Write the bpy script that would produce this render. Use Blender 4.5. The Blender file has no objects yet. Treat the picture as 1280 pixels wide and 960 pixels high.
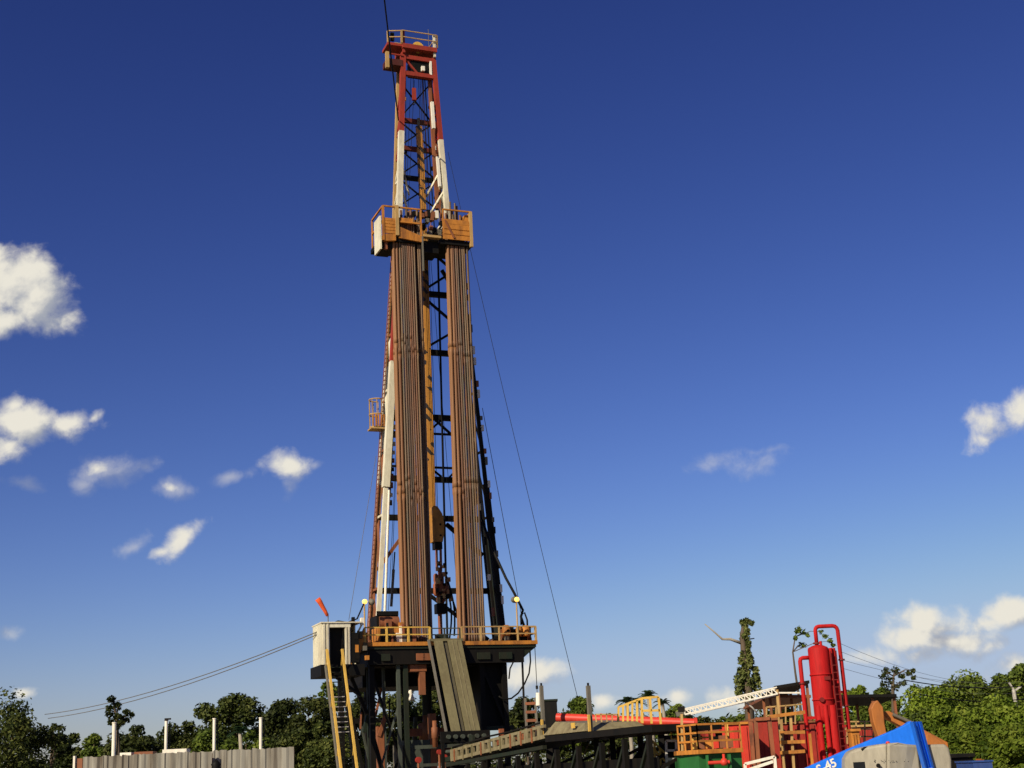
import bpy, math, random
import numpy as np
from mathutils import Matrix, Vector
R = math.radians
random.seed(7)
S = bpy.context.scene
COL = S.collection

# ------------------------------------------------------------------ camera
FPX = 1736.0                      # focal length in pixels of the 1280 px wide photograph
PITCH, ROLL = R(15.6), R(2.8)
EYE = Vector((0, 0, 2.0))
cd = bpy.data.cameras.new('camera'); cam = bpy.data.objects.new('camera', cd); COL.objects.link(cam)
cd.sensor_width = 36.0; cd.lens = 36.0 * FPX / 1280.0
cd.clip_start = 0.3; cd.clip_end = 6000
cam.matrix_world = Matrix.Translation(EYE) @ Matrix.Rotation(math.pi / 2 + PITCH, 4, 'X') @ Matrix.Rotation(-ROLL, 4, 'Z')
S.camera = cam
CM = cam.matrix_world.to_3x3()

def ray(px, py):
    return CM @ Vector(((px - 640) / FPX, (480 - py) / FPX, -1.0))
def at(px, py, Y):
    d = ray(px, py)
    return EYE + d * (Y / d.y)

# ------------------------------------------------------------------ sky, sun, exposure
SUN_EL = R(31); SUN_AZ = math.atan2(-0.58, -0.81)      # direction to the sun: left of and behind the camera
sun_dir = Vector((math.sin(SUN_AZ) * math.cos(SUN_EL), math.cos(SUN_AZ) * math.cos(SUN_EL), math.sin(SUN_EL)))
sd = bpy.data.lights.new('sun', 'SUN'); sd.energy = 5.0; sd.angle = R(0.5); sd.color = (1.0, 0.87, 0.68)
so = bpy.data.objects.new('sun', sd); COL.objects.link(so); so.rotation_euler = sun_dir.to_track_quat('Z', 'Y').to_euler()
so.location = (-40, -30, 60)
S.view_settings.view_transform = 'Standard'; S.view_settings.look = 'None'
S.view_settings.gamma = 1.0; S.view_settings.use_curve_mapping = False
S.view_settings.exposure = 0.25
S.render.engine = 'CYCLES'
S.cycles.use_denoising = True
S.cycles.max_bounces = 6; S.cycles.diffuse_bounces = 3; S.cycles.transparent_max_bounces = 8
S.render.resolution_x = 1024; S.render.resolution_y = 768

W = bpy.data.worlds.new('World'); S.world = W; W.use_nodes = True
nt = W.node_tree; nt.nodes.clear()
def N(t, typ, **kw):
    n = t.nodes.new(typ)
    for k, v in kw.items():
        if k in ('loc',): continue
        setattr(n, k, v)
    return n
def lk(t, a, b): t.links.new(a, b)
def mth(t, op, a, b=None, c=None, clamp=False):
    n = t.nodes.new('ShaderNodeMath'); n.operation = op; n.use_clamp = clamp
    for i, v in enumerate((a, b, c)):
        if v is None: continue
        if isinstance(v, (int, float)): n.inputs[i].default_value = v
        else: t.links.new(v, n.inputs[i])
    return n.outputs[0]

# clouds: (px, py, rx, ry, rotation in degrees, weight)
CLOUDS = [
    (18, 352, 54, 44, 0, 1.45), (40, 372, 50, 42, 0, 1.35), (72, 398, 30, 22, 20, .7), (-6, 325, 26, 24, 0, .9), (5, 398, 42, 24, 0, 1.2), (48, 338, 26, 26, 0, .8),
    (28, 528, 52, 26, 8, 1.25), (85, 533, 40, 17, -6, .95), (118, 522, 16, 8, -40, .7), (4, 556, 26, 30, 20, .8), (14, 508, 20, 16, 0, .8),
    (142, 588, 46, 20, 0, .5), (128, 584, 14, 10, 0, .56), (182, 582, 22, 12, 0, .5), (216, 612, 30, 15, 10, .5), (212, 610, 14, 8, 10, .54), (108, 606, 24, 12, 0, .36), (28, 606, 30, 9, 10, .38),
    (364, 580, 30, 21, 0, .82), (362, 606, 12, 18, 0, .5), (392, 582, 16, 8, 0, .42), (290, 597, 32, 9, -8, .42),
    (226, 676, 36, 15, -32, .85), (200, 690, 20, 10, -10, .7), (166, 682, 20, 13, -30, .48),
    (952, 580, 34, 16, -25, 0.26), (895, 577, 36, 11, -8, 0.2), (965, 562, 30, 7, -8, 0.18),
    (1240, 528, 36, 24, -8, .72), (1276, 516, 26, 24, 0, .9), (1226, 548, 20, 16, 0, .55),
    (1148, 776, 32, 24, 0, 1.25), (1140, 798, 36, 22, 0, 1.15), (1176, 786, 58, 22, 0, .72), (1192, 802, 56, 17, 0, 1.05), (1262, 764, 34, 22, 0, 1.25), (1225, 780, 40, 14, 0, .66),
    (1238, 810, 22, 15, 0, .7), (1272, 832, 30, 16, 0, .9), (1095, 822, 44, 13, 6, .6), (1150, 818, 30, 12, 0, .66), (1120, 845, 60, 10, 0, .3), (1215, 850, 50, 10, 0, .4),
    (672, 838, 34, 19, 0, 1.0), (650, 845, 36, 22, 0, .9), (640, 860, 60, 16, 0, .5),
    (845, 873, 24, 13, 0, .9), (752, 878, 24, 12, 0, .8), (932, 884, 30, 16, 0, .9), (908, 874, 22, 12, 0, .7), (10, 790, 20, 9, 0, .5), (30, 868, 14, 7, 0, .6),
]
def uv(px, py):
    d = ray(px, py); return d.x / d.y, d.z / d.y
def cloud_group(name, items):
    g = bpy.data.node_groups.new(name, 'ShaderNodeTree')
    g.interface.new_socket('UV', in_out='INPUT', socket_type='NodeSocketVector')
    g.interface.new_socket('Density', in_out='OUTPUT', socket_type='NodeSocketFloat')
    gi = g.nodes.new('NodeGroupInput'); go = g.nodes.new('NodeGroupOutput')
    # a slow warp gives the masses uneven outlines
    wn = N(g, 'ShaderNodeTexNoise'); wn.inputs['Scale'].default_value = 28; wn.inputs['Detail'].default_value = 3
    lk(g, gi.outputs[0], wn.inputs['Vector'])
    ws = N(g, 'ShaderNodeVectorMath', operation='SUBTRACT'); lk(g, wn.outputs['Color'], ws.inputs[0]); ws.inputs[1].default_value = (.5, .5, .5)
    wm = N(g, 'ShaderNodeVectorMath', operation='MULTIPLY_ADD'); lk(g, ws.outputs[0], wm.inputs[0]); wm.inputs[1].default_value = (.020, .014, 0); lk(g, gi.outputs[0], wm.inputs[2])
    acc = None
    for (cx, cy, rx, ry, rot, w) in items:
        u0, v0 = uv(cx, cy); u1, v1 = uv(cx + rx, cy); u2, v2 = uv(cx, cy + ry)
        a = math.hypot(u1 - u0, v1 - v0) * 1.25; b = math.hypot(u2 - u0, v2 - v0) * 1.25
        mp = N(g, 'ShaderNodeMapping', vector_type='TEXTURE')
        mp.inputs['Location'].default_value = (u0, v0, 0); mp.inputs['Rotation'].default_value = (0, 0, R(-rot)); mp.inputs['Scale'].default_value = (a, b, 1)
        lk(g, wm.outputs[0], mp.inputs['Vector'])
        ln = N(g, 'ShaderNodeVectorMath', operation='LENGTH'); lk(g, mp.outputs[0], ln.inputs[0])
        f = mth(g, 'MULTIPLY_ADD', ln.outputs['Value'], -w, w)
        acc = f if acc is None else mth(g, 'SMOOTH_MAX', acc, f, .12)
    n1 = N(g, 'ShaderNodeTexNoise'); n1.inputs['Scale'].default_value = 46; n1.inputs['Detail'].default_value = 10; n1.inputs['Roughness'].default_value = .60; n1.inputs['Distortion'].default_value = .25
    lk(g, gi.outputs[0], n1.inputs['Vector'])
    dn = mth(g, 'MULTIPLY_ADD', mth(g, 'SUBTRACT', n1.outputs['Fac'], .5), 1.45, acc)
    lk(g, dn, go.inputs[0])


    return g
g_dense = cloud_group('cloud_density', [c for c in CLOUDS if c[5] > .5])
g_faint = cloud_group('wisp_density', [(*c[:5], c[5] + .3) for c in CLOUDS if c[5] <= .5])
tc = N(nt, 'ShaderNodeTexCoord'); sp = N(nt, 'ShaderNodeSeparateXYZ'); lk(nt, tc.outputs['Generated'], sp.inputs[0])
ysafe = mth(nt, 'MAXIMUM', sp.outputs['Y'], .02)
cu = mth(nt, 'DIVIDE', sp.outputs['X'], ysafe); cv = mth(nt, 'DIVIDE', sp.outputs['Z'], ysafe)
cb = N(nt, 'ShaderNodeCombineXYZ'); lk(nt, cu, cb.inputs[0]); lk(nt, cv, cb.inputs[1])
def dens(off, g=g_dense):
    gn = N(nt, 'ShaderNodeGroup'); gn.node_tree = g
    if off:
        ad = N(nt, 'ShaderNodeVectorMath', operation='ADD'); lk(nt, cb.outputs[0], ad.inputs[0]); ad.inputs[1].default_value = off
        lk(nt, ad.outputs[0], gn.inputs[0])
    else: lk(nt, cb.outputs[0], gn.inputs[0])
    return gn.outputs[0]
df = dens(None, g_faint); d0 = dens(None); d1 = dens((-.011, .012, 0))
def sstep(v, lo, hi):
    n = N(nt, 'ShaderNodeMapRange', interpolation_type='SMOOTHSTEP'); lk(nt, v, n.inputs[0])
    n.inputs[1].default_value = lo; n.inputs[2].default_value = hi; n.inputs[3].default_value = 0; n.inputs[4].default_value = 1
    return n.outputs[0]
al = mth(nt, 'MAXIMUM', sstep(d0, .0, .82), mth(nt, 'MULTIPLY', sstep(df, .0, .9), .38))
alpha = mth(nt, 'MULTIPLY', al, mth(nt, 'GREATER_THAN', sp.outputs['Y'], .1))
light = sstep(mth(nt, 'SUBTRACT', d0, mth(nt, 'MULTIPLY', d1, .95)), -.50, .46)
ccol = N(nt, 'ShaderNodeMix', data_type='RGBA'); lk(nt, light, ccol.inputs['Factor'])
ccol.inputs['A'].default_value = (.31, .33, .38, 1); ccol.inputs['B'].default_value = (.69, .66, .58, 1)
sky = N(nt, 'ShaderNodeTexSky', sky_type='NISHITA'); sky.sun_disc = False
sky.sun_elevation = SUN_EL; sky.sun_rotation = SUN_AZ % (2 * math.pi)
sky.altitude = 200; sky.air_density = 1.0; sky.dust_density = .6; sky.ozone_density = 3.0
SKY_STRENGTH = .06
EXPO = 2 ** S.view_settings.exposure
sx = N(nt, 'ShaderNodeSeparateColor'); lk(nt, sky.outputs[0], sx.inputs[0]); cx_ = N(nt, 'ShaderNodeCombineColor')
for i, (k_, g_) in enumerate(((3.12, 1.73), (2.43, 1.71), (2.30, 1.44))):     # polarised, contrasty tropical sky
    p_ = mth(nt, 'POWER', mth(nt, 'MULTIPLY', sx.outputs[i], SKY_STRENGTH), g_); lk(nt, mth(nt, 'MULTIPLY', mth(nt, 'SMOOTH_MIN', mth(nt, 'MULTIPLY', p_, k_), (.42, .52, .70)[i], .22), 1 / SKY_STRENGTH / EXPO), cx_.inputs[i])
hs = cx_
bg = N(nt, 'ShaderNodeBackground'); bg.inputs['Strength'].default_value = SKY_STRENGTH
bc = N(nt, 'ShaderNodeBackground'); bc.inputs['Strength'].default_value = 1.0
lk(nt, hs.outputs[0], bg.inputs['Color']); lk(nt, ccol.outputs['Result'], bc.inputs['Color'])
ms = N(nt, 'ShaderNodeMixShader'); lk(nt, alpha, ms.inputs[0]); lk(nt, bg.outputs[0], ms.inputs[1]); lk(nt, bc.outputs[0], ms.inputs[2])
wo = N(nt, 'ShaderNodeOutputWorld'); lk(nt, ms.outputs[0], wo.inputs[0])

# ------------------------------------------------------------------ materials
MATS = {}
def paint(name, col, dirt=.35, dcol=(.06, .045, .03), rough=.6, scale=1.2, stretch=.35, lo=.42, hi=.68, metal=0.0, fine=.25, spec=.25):
    m = bpy.data.materials.new(name); m.use_nodes = True; t = m.node_tree
    b = t.nodes['Principled BSDF']; b.inputs['Roughness'].default_value = rough; b.inputs['Metallic'].default_value = metal; b.inputs['Specular IOR Level'].default_value = spec
    tcx = N(t, 'ShaderNodeTexCoord'); oi = N(t, 'ShaderNodeObjectInfo')
    mp = N(t, 'ShaderNodeVectorMath', operation='MULTIPLY_ADD'); lk(t, tcx.outputs['Object'], mp.inputs[0]); mp.inputs[1].default_value = (1, 1, stretch)
    rr = mth(t, 'MULTIPLY', oi.outputs['Random'], 37.0); lk(t, rr, mp.inputs[2])
    n = N(t, 'ShaderNodeTexNoise'); n.inputs['Scale'].default_value = scale; n.inputs['Detail'].default_value = 6; n.inputs['Roughness'].default_value = .65
    lk(t, mp.outputs[0], n.inputs['Vector'])
    mr = N(t, 'ShaderNodeMapRange'); lk(t, n.outputs['Fac'], mr.inputs[0]); mr.inputs[1].default_value = lo; mr.inputs[2].default_value = hi; mr.inputs[4].default_value = dirt
    mx = N(t, 'ShaderNodeMix', data_type='RGBA'); lk(t, mr.outputs[0], mx.inputs['Factor']); mx.inputs['A'].default_value = (*col, 1); mx.inputs['B'].default_value = (*dcol, 1)
    n2 = N(t, 'ShaderNodeTexNoise'); n2.inputs['Scale'].default_value = scale * 9; n2.inputs['Detail'].default_value = 3; lk(t, mp.outputs[0], n2.inputs['Vector'])
    v = mth(t, 'MULTIPLY_ADD', n2.outputs['Fac'], fine * 2, 1 - fine)
    hv = N(t, 'ShaderNodeHueSaturation'); lk(t, v, hv.inputs['Value']); lk(t, mx.outputs['Result'], hv.inputs['Color'])
    lk(t, hv.outputs[0], b.inputs['Base Color'])
    MATS[name] = m
    return m
def ramp_mat(name, stops, rough=.65, scale=.9, stretch=.06, mixn=.35):
    """colour picked per object, broken up along its length"""
    m = bpy.data.materials.new(name); m.use_nodes = True; t = m.node_tree
    b = t.nodes['Principled BSDF']; b.inputs['Roughness'].default_value = rough
    tcx = N(t, 'ShaderNodeTexCoord'); oi = N(t, 'ShaderNodeObjectInfo')
    mp = N(t, 'ShaderNodeVectorMath', operation='MULTIPLY_ADD'); lk(t, tcx.outputs['Object'], mp.inputs[0]); mp.inputs[1].default_value = (6, 6, stretch * 6)
    lk(t, mth(t, 'MULTIPLY', oi.outputs['Random'], 61.0), mp.inputs[2])
    n = N(t, 'ShaderNodeTexNoise'); n.inputs['Scale'].default_value = scale; n.inputs['Detail'].default_value = 7; n.inputs['Roughness'].default_value = .7; lk(t, mp.outputs[0], n.inputs['Vector'])
    f = mth(t, 'ADD', mth(t, 'MULTIPLY', oi.outputs['Random'], 1 - mixn), mth(t, 'MULTIPLY_ADD', n.outputs['Fac'], mixn * 2, -mixn * .5))
    r = N(t, 'ShaderNodeValToRGB'); lk(t, f, r.inputs[0])
    e = r.color_ramp.elements
    e[0].position, e[0].color = stops[0][0], (*stops[0][1], 1); e[1].position, e[1].color = stops[-1][0], (*stops[-1][1], 1)
    for p, c in stops[1:-1]:
        x = e.new(p); x.color = (*c, 1)
    lk(t, r.outputs[0], b.inputs['Base Color']); MATS[name] = m
    return m
def foliage(name, dark, mid, lite, scale=.35, trans=.25):
    m = bpy.data.materials.new(name); m.use_nodes = True; t = m.node_tree; t.nodes.clear()
    geo = N(t, 'ShaderNodeNewGeometry'); oi = N(t, 'ShaderNodeObjectInfo')
    n = N(t, 'ShaderNodeTexNoise'); n.inputs['Scale'].default_value = scale; n.inputs['Detail'].default_value = 3; lk(t, geo.outputs['Position'], n.inputs['Vector'])
    wn_ = N(t, 'ShaderNodeTexWhiteNoise', noise_dimensions='1D'); lk(t, geo.outputs['Random Per Island'], wn_.inputs['W'])
    f = mth(t, 'ADD', mth(t, 'MULTIPLY_ADD', n.outputs['Fac'], 1.3, -.4), mth(t, 'MULTIPLY', wn_.outputs['Value'], .45))
    r = N(t, 'ShaderNodeValToRGB'); lk(t, f, r.inputs[0]); e = r.color_ramp.elements
    e[0].position, e[0].color = .15, (*dark, 1); e[1].position, e[1].color = .95, (*lite, 1); x = e.new(.5); x.color = (*mid, 1)
    hv = N(t, 'ShaderNodeHueSaturation'); lk(t, r.outputs[0], hv.inputs['Color']); lk(t, mth(t, 'MULTIPLY_ADD', oi.outputs['Random'], .5, .75), hv.inputs['Value'])
    d = N(t, 'ShaderNodeBsdfPrincipled'); d.inputs['Roughness'].default_value = .6; d.inputs['Specular IOR Level'].default_value = .12; lk(t, hv.outputs[0], d.inputs['Base Color'])
    tr = N(t, 'ShaderNodeBsdfTranslucent'); lk(t, hv.outputs[0], tr.inputs['Color'])
    mx = N(t, 'ShaderNodeMixShader'); mx.inputs[0].default_value = trans; lk(t, d.outputs[0], mx.inputs[1]); lk(t, tr.outputs[0], mx.inputs[2])
    o = N(t, 'ShaderNodeOutputMaterial'); lk(t, mx.outputs[0], o.inputs[0]); MATS[name] = m
    return m
def glow(name, col, s):
    m = bpy.data.materials.new(name); m.use_nodes = True; b = m.node_tree.nodes['Principled BSDF']
    b.inputs['Base Color'].default_value = (*col, 1); b.inputs['Emission Color'].default_value = (*col, 1); b.inputs['Emission Strength'].default_value = s
    MATS[name] = m; return m

red = paint('mast_red', (.30, .035, .018), .5, (.10, .03, .02))
cream = paint('cream_white', (.64, .61, .46), .45, (.28, .20, .12), scale=1.0)
tanp = paint('tan_rail', (.42, .27, .10), .55, (.16, .09, .04))
yel = paint('yellow_paint', (.60, .38, .075), .35, (.22, .12, .03))
ora = paint('orange_paint', (.48, .19, .03), .75, (.14, .055, .02), scale=2.0)
rust = paint('rust_steel', (.24, .085, .035), .6, (.10, .05, .03))
rust_red = paint('rust_red', (.27, .085, .036), .7, (.06, .03, .018), scale=3.5)
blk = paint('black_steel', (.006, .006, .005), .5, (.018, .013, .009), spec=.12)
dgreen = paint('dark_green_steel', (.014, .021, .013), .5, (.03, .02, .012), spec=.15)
ggreen = paint('grey_green_steel', (.06, .072, .055), .6, (.03, .025, .016))
olive = paint('olive_ramp_steel', (.165, .145, .072), .6, (.09, .07, .036), scale=1.4, stretch=.12)
olive2 = paint('olive_beam_steel', (.215, .185, .10), .7, (.085, .06, .032), scale=2.2)
tanrust = paint('tan_rust', (.33, .16, .065), .6, (.14, .06, .03))
grey = paint('grey_steel', (.14, .13, .10), .5, (.08, .06, .045))
zinc = paint('weathered_zinc', (.25, .238, .195), .95, (.085, .066, .045), rough=.75, scale=1.9, stretch=.10, lo=.42, hi=.66)
white = paint('white_paint', (.74, .70, .58), .25, (.35, .27, .16))
sepr = paint('separator_red', (.40, .012, .012), .6, (.17, .012, .010), rough=.65, scale=1.6, stretch=.18, lo=.45, hi=.75, spec=.12, fine=.3)
flred = paint('flowline_red', (.55, .045, .025), .25, (.25, .03, .02), rough=.45)
tank_red = paint('container_red', (.30, .028, .018), .4, (.13, .02, .012))
grn = paint('container_green', (.022, .125, .03), .3, (.02, .06, .02), rough=.5)
bluel = paint('boom_blue', (.015, .16, .74), .15, (.015, .11, .45), rough=.45, spec=.15)
beige = paint('cover_beige', (.315, .29, .22), .4, (.19, .165, .115), rough=.55)
exc = paint('excavator_orange', (.40, .135, .025), .5, (.16, .07, .03))
conc = paint('pole_concrete', (.42, .40, .35), .4, (.2, .18, .14))
sock = paint('windsock_orange', (.62, .09, .02), .2, (.4, .08, .03), rough=.8)
bark = paint('bark', (.10, .075, .05), .5, (.04, .03, .02), rough=.9)
palebark = paint('pale_bark', (.30, .27, .21), .5, (.12, .10, .07), rough=.9)
glassd = paint('dark_glass', (.01, .012, .015), .1, rough=.15)
pipem = ramp_mat('drill_pipe', [(.0, (.034, .021, .012)), (.2, (.115, .045, .016)), (.36, (.045, .030, .017)), (.5, (.155, .085, .034)), (.64, (.085, .070, .046)), (.78, (.15, .058, .02)), (.9, (.035, .025, .015)), (1, (.12, .090, .052))], mixn=.3)
collarm = ramp_mat('drill_collar', [(.0, (.19, .070, .020)), (.5, (.23, .105, .034)), (1, (.12, .045, .015))])
lampm = glow('lamp_glow', (1.0, .56, .12), 1.35)
leafd = foliage('leaf_dark', (.011, .018, .004), (.043, .057, .012), (.14, .15, .036))
leafm = foliage('leaf_mid', (.022, .038, .006), (.085, .122, .016), (.21, .25, .042))
leafy = foliage('leaf_bright', (.045, .08, .008), (.135, .19, .018), (.28, .33, .05), scale=.9, trans=.34)
leafp = foliage('leaf_palm', (.012, .03, .012), (.03, .06, .022), (.08, .11, .035))
leafi = foliage('leaf_ivy', (.05, .07, .018), (.13, .155, .04), (.27, .28, .09), scale=.6)
# torque track: painted stripes above, bracing shadows put into the colour below
def striped(name, wide=.42, cover=.47):
    m = bpy.data.materials.new(name); m.use_nodes = True; t = m.node_tree; b = t.nodes['Principled BSDF']; b.inputs['Roughness'].default_value = .55
    tcx = N(t, 'ShaderNodeTexCoord'); s = N(t, 'ShaderNodeSeparateXYZ'); lk(t, tcx.outputs['Object'], s.inputs[0])
    ph = mth(t, 'FRACT', mth(t, 'MULTIPLY', mth(t, 'ADD', s.outputs['Z'], mth(t, 'MULTIPLY', s.outputs['X'], 1.1)), 1.35))
    st = mth(t, 'LESS_THAN', ph, wide)
    n = N(t, 'ShaderNodeTexNoise'); n.inputs['Scale'].default_value = .55; n.inputs['Detail'].default_value = 4; lk(t, tcx.outputs['Object'], n.inputs['Vector'])
    stripe_shade = mth(t, 'MULTIPLY', st, mth(t, 'GREATER_THAN', n.outputs['Fac'], cover))
    n2 = N(t, 'ShaderNodeTexNoise'); n2.inputs['Scale'].default_value = 5; n2.inputs['Detail'].default_value = 4; lk(t, tcx.outputs['Object'], n2.inputs['Vector'])
    c1 = N(t, 'ShaderNodeMix', data_type='RGBA'); lk(t, n2.outputs['Fac'], c1.inputs['Factor']); c1.inputs['A'].default_value = (.54, .25, .035, 1); c1.inputs['B'].default_value = (.30, .13, .025, 1)
    c2 = N(t, 'ShaderNodeMix', data_type='RGBA'); lk(t, stripe_shade, c2.inputs['Factor']); lk(t, c1.outputs['Result'], c2.inputs['A']); c2.inputs['B'].default_value = (.03, .022, .015, 1)
    lk(t, c2.outputs['Result'], b.inputs['Base Color']); MATS[name] = m; return m
trackm = striped('striped_track'); trackl = striped('brace_shadow_track', .45, .53)

# ------------------------------------------------------------------ mesh helpers
FRAME = Matrix.Identity(4)
ROOT = {}
def V(*a): return Vector(a[0]) if len(a) == 1 else Vector(a)
class MB:
    def __init__(s): s.v = []; s.f = []; s.sm = []
    def add(s, vs, fs, smooth=False):
        o = len(s.v); s.v += [Vector(x) for x in vs]
        for f in fs: s.f.append(tuple(i + o for i in f)); s.sm.append(smooth)
        return s
    def hexa(s, b, t):            # 4 bottom + 4 top corners
        n = len(b); vs = list(b) + list(t)
        fs = [tuple(range(n - 1, -1, -1)), tuple(range(n, 2 * n))] + [(i, (i + 1) % n, n + (i + 1) % n, n + i) for i in range(n)]
        return s.add(vs, fs)
    def box(s, x0, x1, y0, y1, z0, z1):
        return s.hexa([(x0, y0, z0), (x1, y0, z0), (x1, y1, z0), (x0, y1, z0)], [(x0, y0, z1), (x1, y0, z1), (x1, y1, z1), (x0, y1, z1)])
    def prism(s, poly, vec):
        vec = Vector(vec); return s.hexa([Vector(p) for p in poly], [Vector(p) + vec for p in poly])
    def bar(s, p, q, w, h=None, up=(0, 0, 1)):
        p, q = V(p), V(q); h = h or w; d = (q - p).normalized(); up = V(up)
        if abs(d.dot(up)) > .97: up = Vector((0, 1, 0)) if abs(d.y) < .9 else Vector((1, 0, 0))
        a = d.cross(up).normalized() * w / 2; b = a.cross(d).normalized() * h / 2
        c = [-a - b, a - b, a + b, -a + b]
        return s.hexa([p + x for x in c], [q + x for x in c])
    def tube(s, p, q, r, r2=None, n=8, caps=True):
        p, q = V(p), V(q); r2 = r if r2 is None else r2; d = (q - p).normalized()
        up = Vector((0, 0, 1)) if abs(d.z) < .9 else Vector((0, 1, 0))
        a = d.cross(up).normalized(); b = a.cross(d)
        ring = [a * math.cos(2 * math.pi * i / n) + b * math.sin(2 * math.pi * i / n) for i in range(n)]
        vs = [p + x * r for x in ring] + [q + x * r2 for x in ring]
        s.add(vs, [(i, (i + 1) % n, n + (i + 1) % n, n + i) for i in range(n)], True)
        if caps:
            s.add(vs[:n], [tuple(range(n - 1, -1, -1))]); s.add(vs[n:], [tuple(range(n))])
        return s
    def path(s, pts, r, n=6, r2=None):
        pts = [V(p) for p in pts]; m = len(pts); vs = []
        pa = None
        for i, p in enumerate(pts):
            d = (pts[min(i + 1, m - 1)] - pts[max(i - 1, 0)]).normalized()
            if pa is None:
                up = Vector((0, 0, 1)) if abs(d.z) < .9 else Vector((0, 1, 0)); pa = d.cross(up).normalized()
            else: pa = (pa - d * pa.dot(d)).normalized()
            b = pa.cross(d); rr = r if r2 is None else r + (r2 - r) * i / (m - 1)
            vs += [p + (pa * math.cos(2 * math.pi * k / n) + b * math.sin(2 * math.pi * k / n)) * rr for k in range(n)]
        fs = [(i * n + k, i * n + (k + 1) % n, (i + 1) * n + (k + 1) % n, (i + 1) * n + k) for i in range(m - 1) for k in range(n)]
        s.add(vs, fs + [tuple(range(n - 1, -1, -1)), tuple((m - 1) * n + k for k in range(n))], True)
        return s
    def lathe(s, base, prof, n=16, axis=(0, 0, 1)):
        base = V(base); ax = V(axis).normalized(); up = Vector((1, 0, 0)) if abs(ax.x) < .9 else Vector((0, 1, 0))
        a = ax.cross(up).normalized(); b = ax.cross(a); vs = []
        for r, z in prof:
            vs += [base + ax * z + (a * math.cos(2 * math.pi * k / n) + b * math.sin(2 * math.pi * k / n)) * r for k in range(n)]
        m = len(prof)
        fs = [(i * n + k, i * n + (k + 1) % n, (i + 1) * n + (k + 1) % n, (i + 1) * n + k) for i in range(m - 1) for k in range(n)]
        s.add(vs, fs + [tuple(range(n - 1, -1, -1)), tuple((m - 1) * n + k for k in range(n))], True)
        return s
    def build(s, name, mat, parent=None, label=None, cat=None, group=None, kind=None, base=None):
        wv = [FRAME @ x for x in s.v]
        if parent is None:
            lo = Vector([min(v[i] for v in wv) for i in range(3)]); hi = Vector([max(v[i] for v in wv) for i in range(3)])
            M = Matrix.Translation(FRAME @ V(base) if base is not None else Vector(((lo.x + hi.x) / 2, (lo.y + hi.y) / 2, lo.z)))
        else: M = ROOT[parent.name]
        inv = M.inverted()
        me = bpy.data.meshes.new(name); me.from_pydata([inv @ x for x in wv], [], s.f)
        me.polygons.foreach_set('use_smooth', s.sm); me.update()
        me.materials.append(mat)
        o = bpy.data.objects.new(name, me); COL.objects.link(o); ROOT[o.name] = M
        if parent is None: o.matrix_basis = M
        else: o.parent = parent
        tag(o, label, cat, group, kind)
        return o
def tag(o, label=None, cat=None, group=None, kind=None):
    for k, v in (('label', label), ('category', cat), ('group', group), ('kind', kind)):
        if v: o[k] = v
    return o
def thing(name, label, cat, base=(0, 0, 0), group=None):
    o = bpy.data.objects.new(name, None); COL.objects.link(o)
    M = FRAME @ Matrix.Translation(V(base)); o.matrix_basis = M; ROOT[o.name] = M; o.empty_display_size = .5
    return tag(o, label, cat, group)
def rail(pts, h=1.1, step=1.5, r=.035, mids=1, post=.05):
    """guard rail along a poly-line"""
    m = MB(); pts = [V(p) for p in pts]
    for a, b in zip(pts, pts[1:]):
        n = max(1, round((b - a).length / step))
        for i in range(n + 1):
            p = a.lerp(b, i / n); m.bar(p, p + V(0, 0, h), post)
        for k in range(mids + 1):
            z = V(0, 0, h * (k + 1) / (mids + 1)); m.bar(a + z, b + z, r * 2)
    return m
def cable(name, p, q, r, mat, label, cat, sag=0.0, group=None, n=14):
    p, q = V(p), V(q); pts = [p.lerp(q, i / n) - V(0, 0, sag * 4 * (i / n) * (1 - i / n)) for i in range(n + 1)]
    return MB().path(pts, r, 5).build(name, mat, None, label, cat, group)

# ------------------------------------------------------------------ ground
gm = paint('ground_soil', (.16, .12, .075), .6, (.07, .09, .03), rough=.95, scale=.15, stretch=1)
MB().add([(-3000, -300, 0), (3000, -300, 0), (3000, 5000, 0), (-3000, 5000, 0)], [(0, 1, 2, 3)]).build('ground', gm, kind='structure')
gravel = paint('pad_gravel', (.25, .21, .15), .5, (.12, .10, .07), rough=.95, scale=.6, stretch=1)
MB().box(-30, 28, 22, 112, -.1, .012).build('gravel_pad', gravel, kind='structure')

# ================================================================== THE RIG (own frame: x right, y back, z up)
TH = R(22)
LX = Vector((math.cos(TH), math.sin(TH), 0)); LY = Vector((-math.sin(TH), math.cos(TH), 0))
ORI = Vector((-4.4, 88, 0)) - LX * 1.3
RIG = Matrix(((LX.x, LY.x, 0, ORI.x), (LX.y, LY.y, 0, ORI.y), (0, 0, 1, 0), (0, 0, 0, 1)))
RIGI = RIG.inverted()
def rl(px, py, yl):                 # a pixel on the rig's plane y = yl, in rig coordinates
    d = RIGI.to_3x3() @ ray(px, py); e = RIGI @ EYE
    return e + d * ((yl - e.y) / d.y)
FRAME = RIG
DZ = 9.62                           # drill floor level

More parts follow.
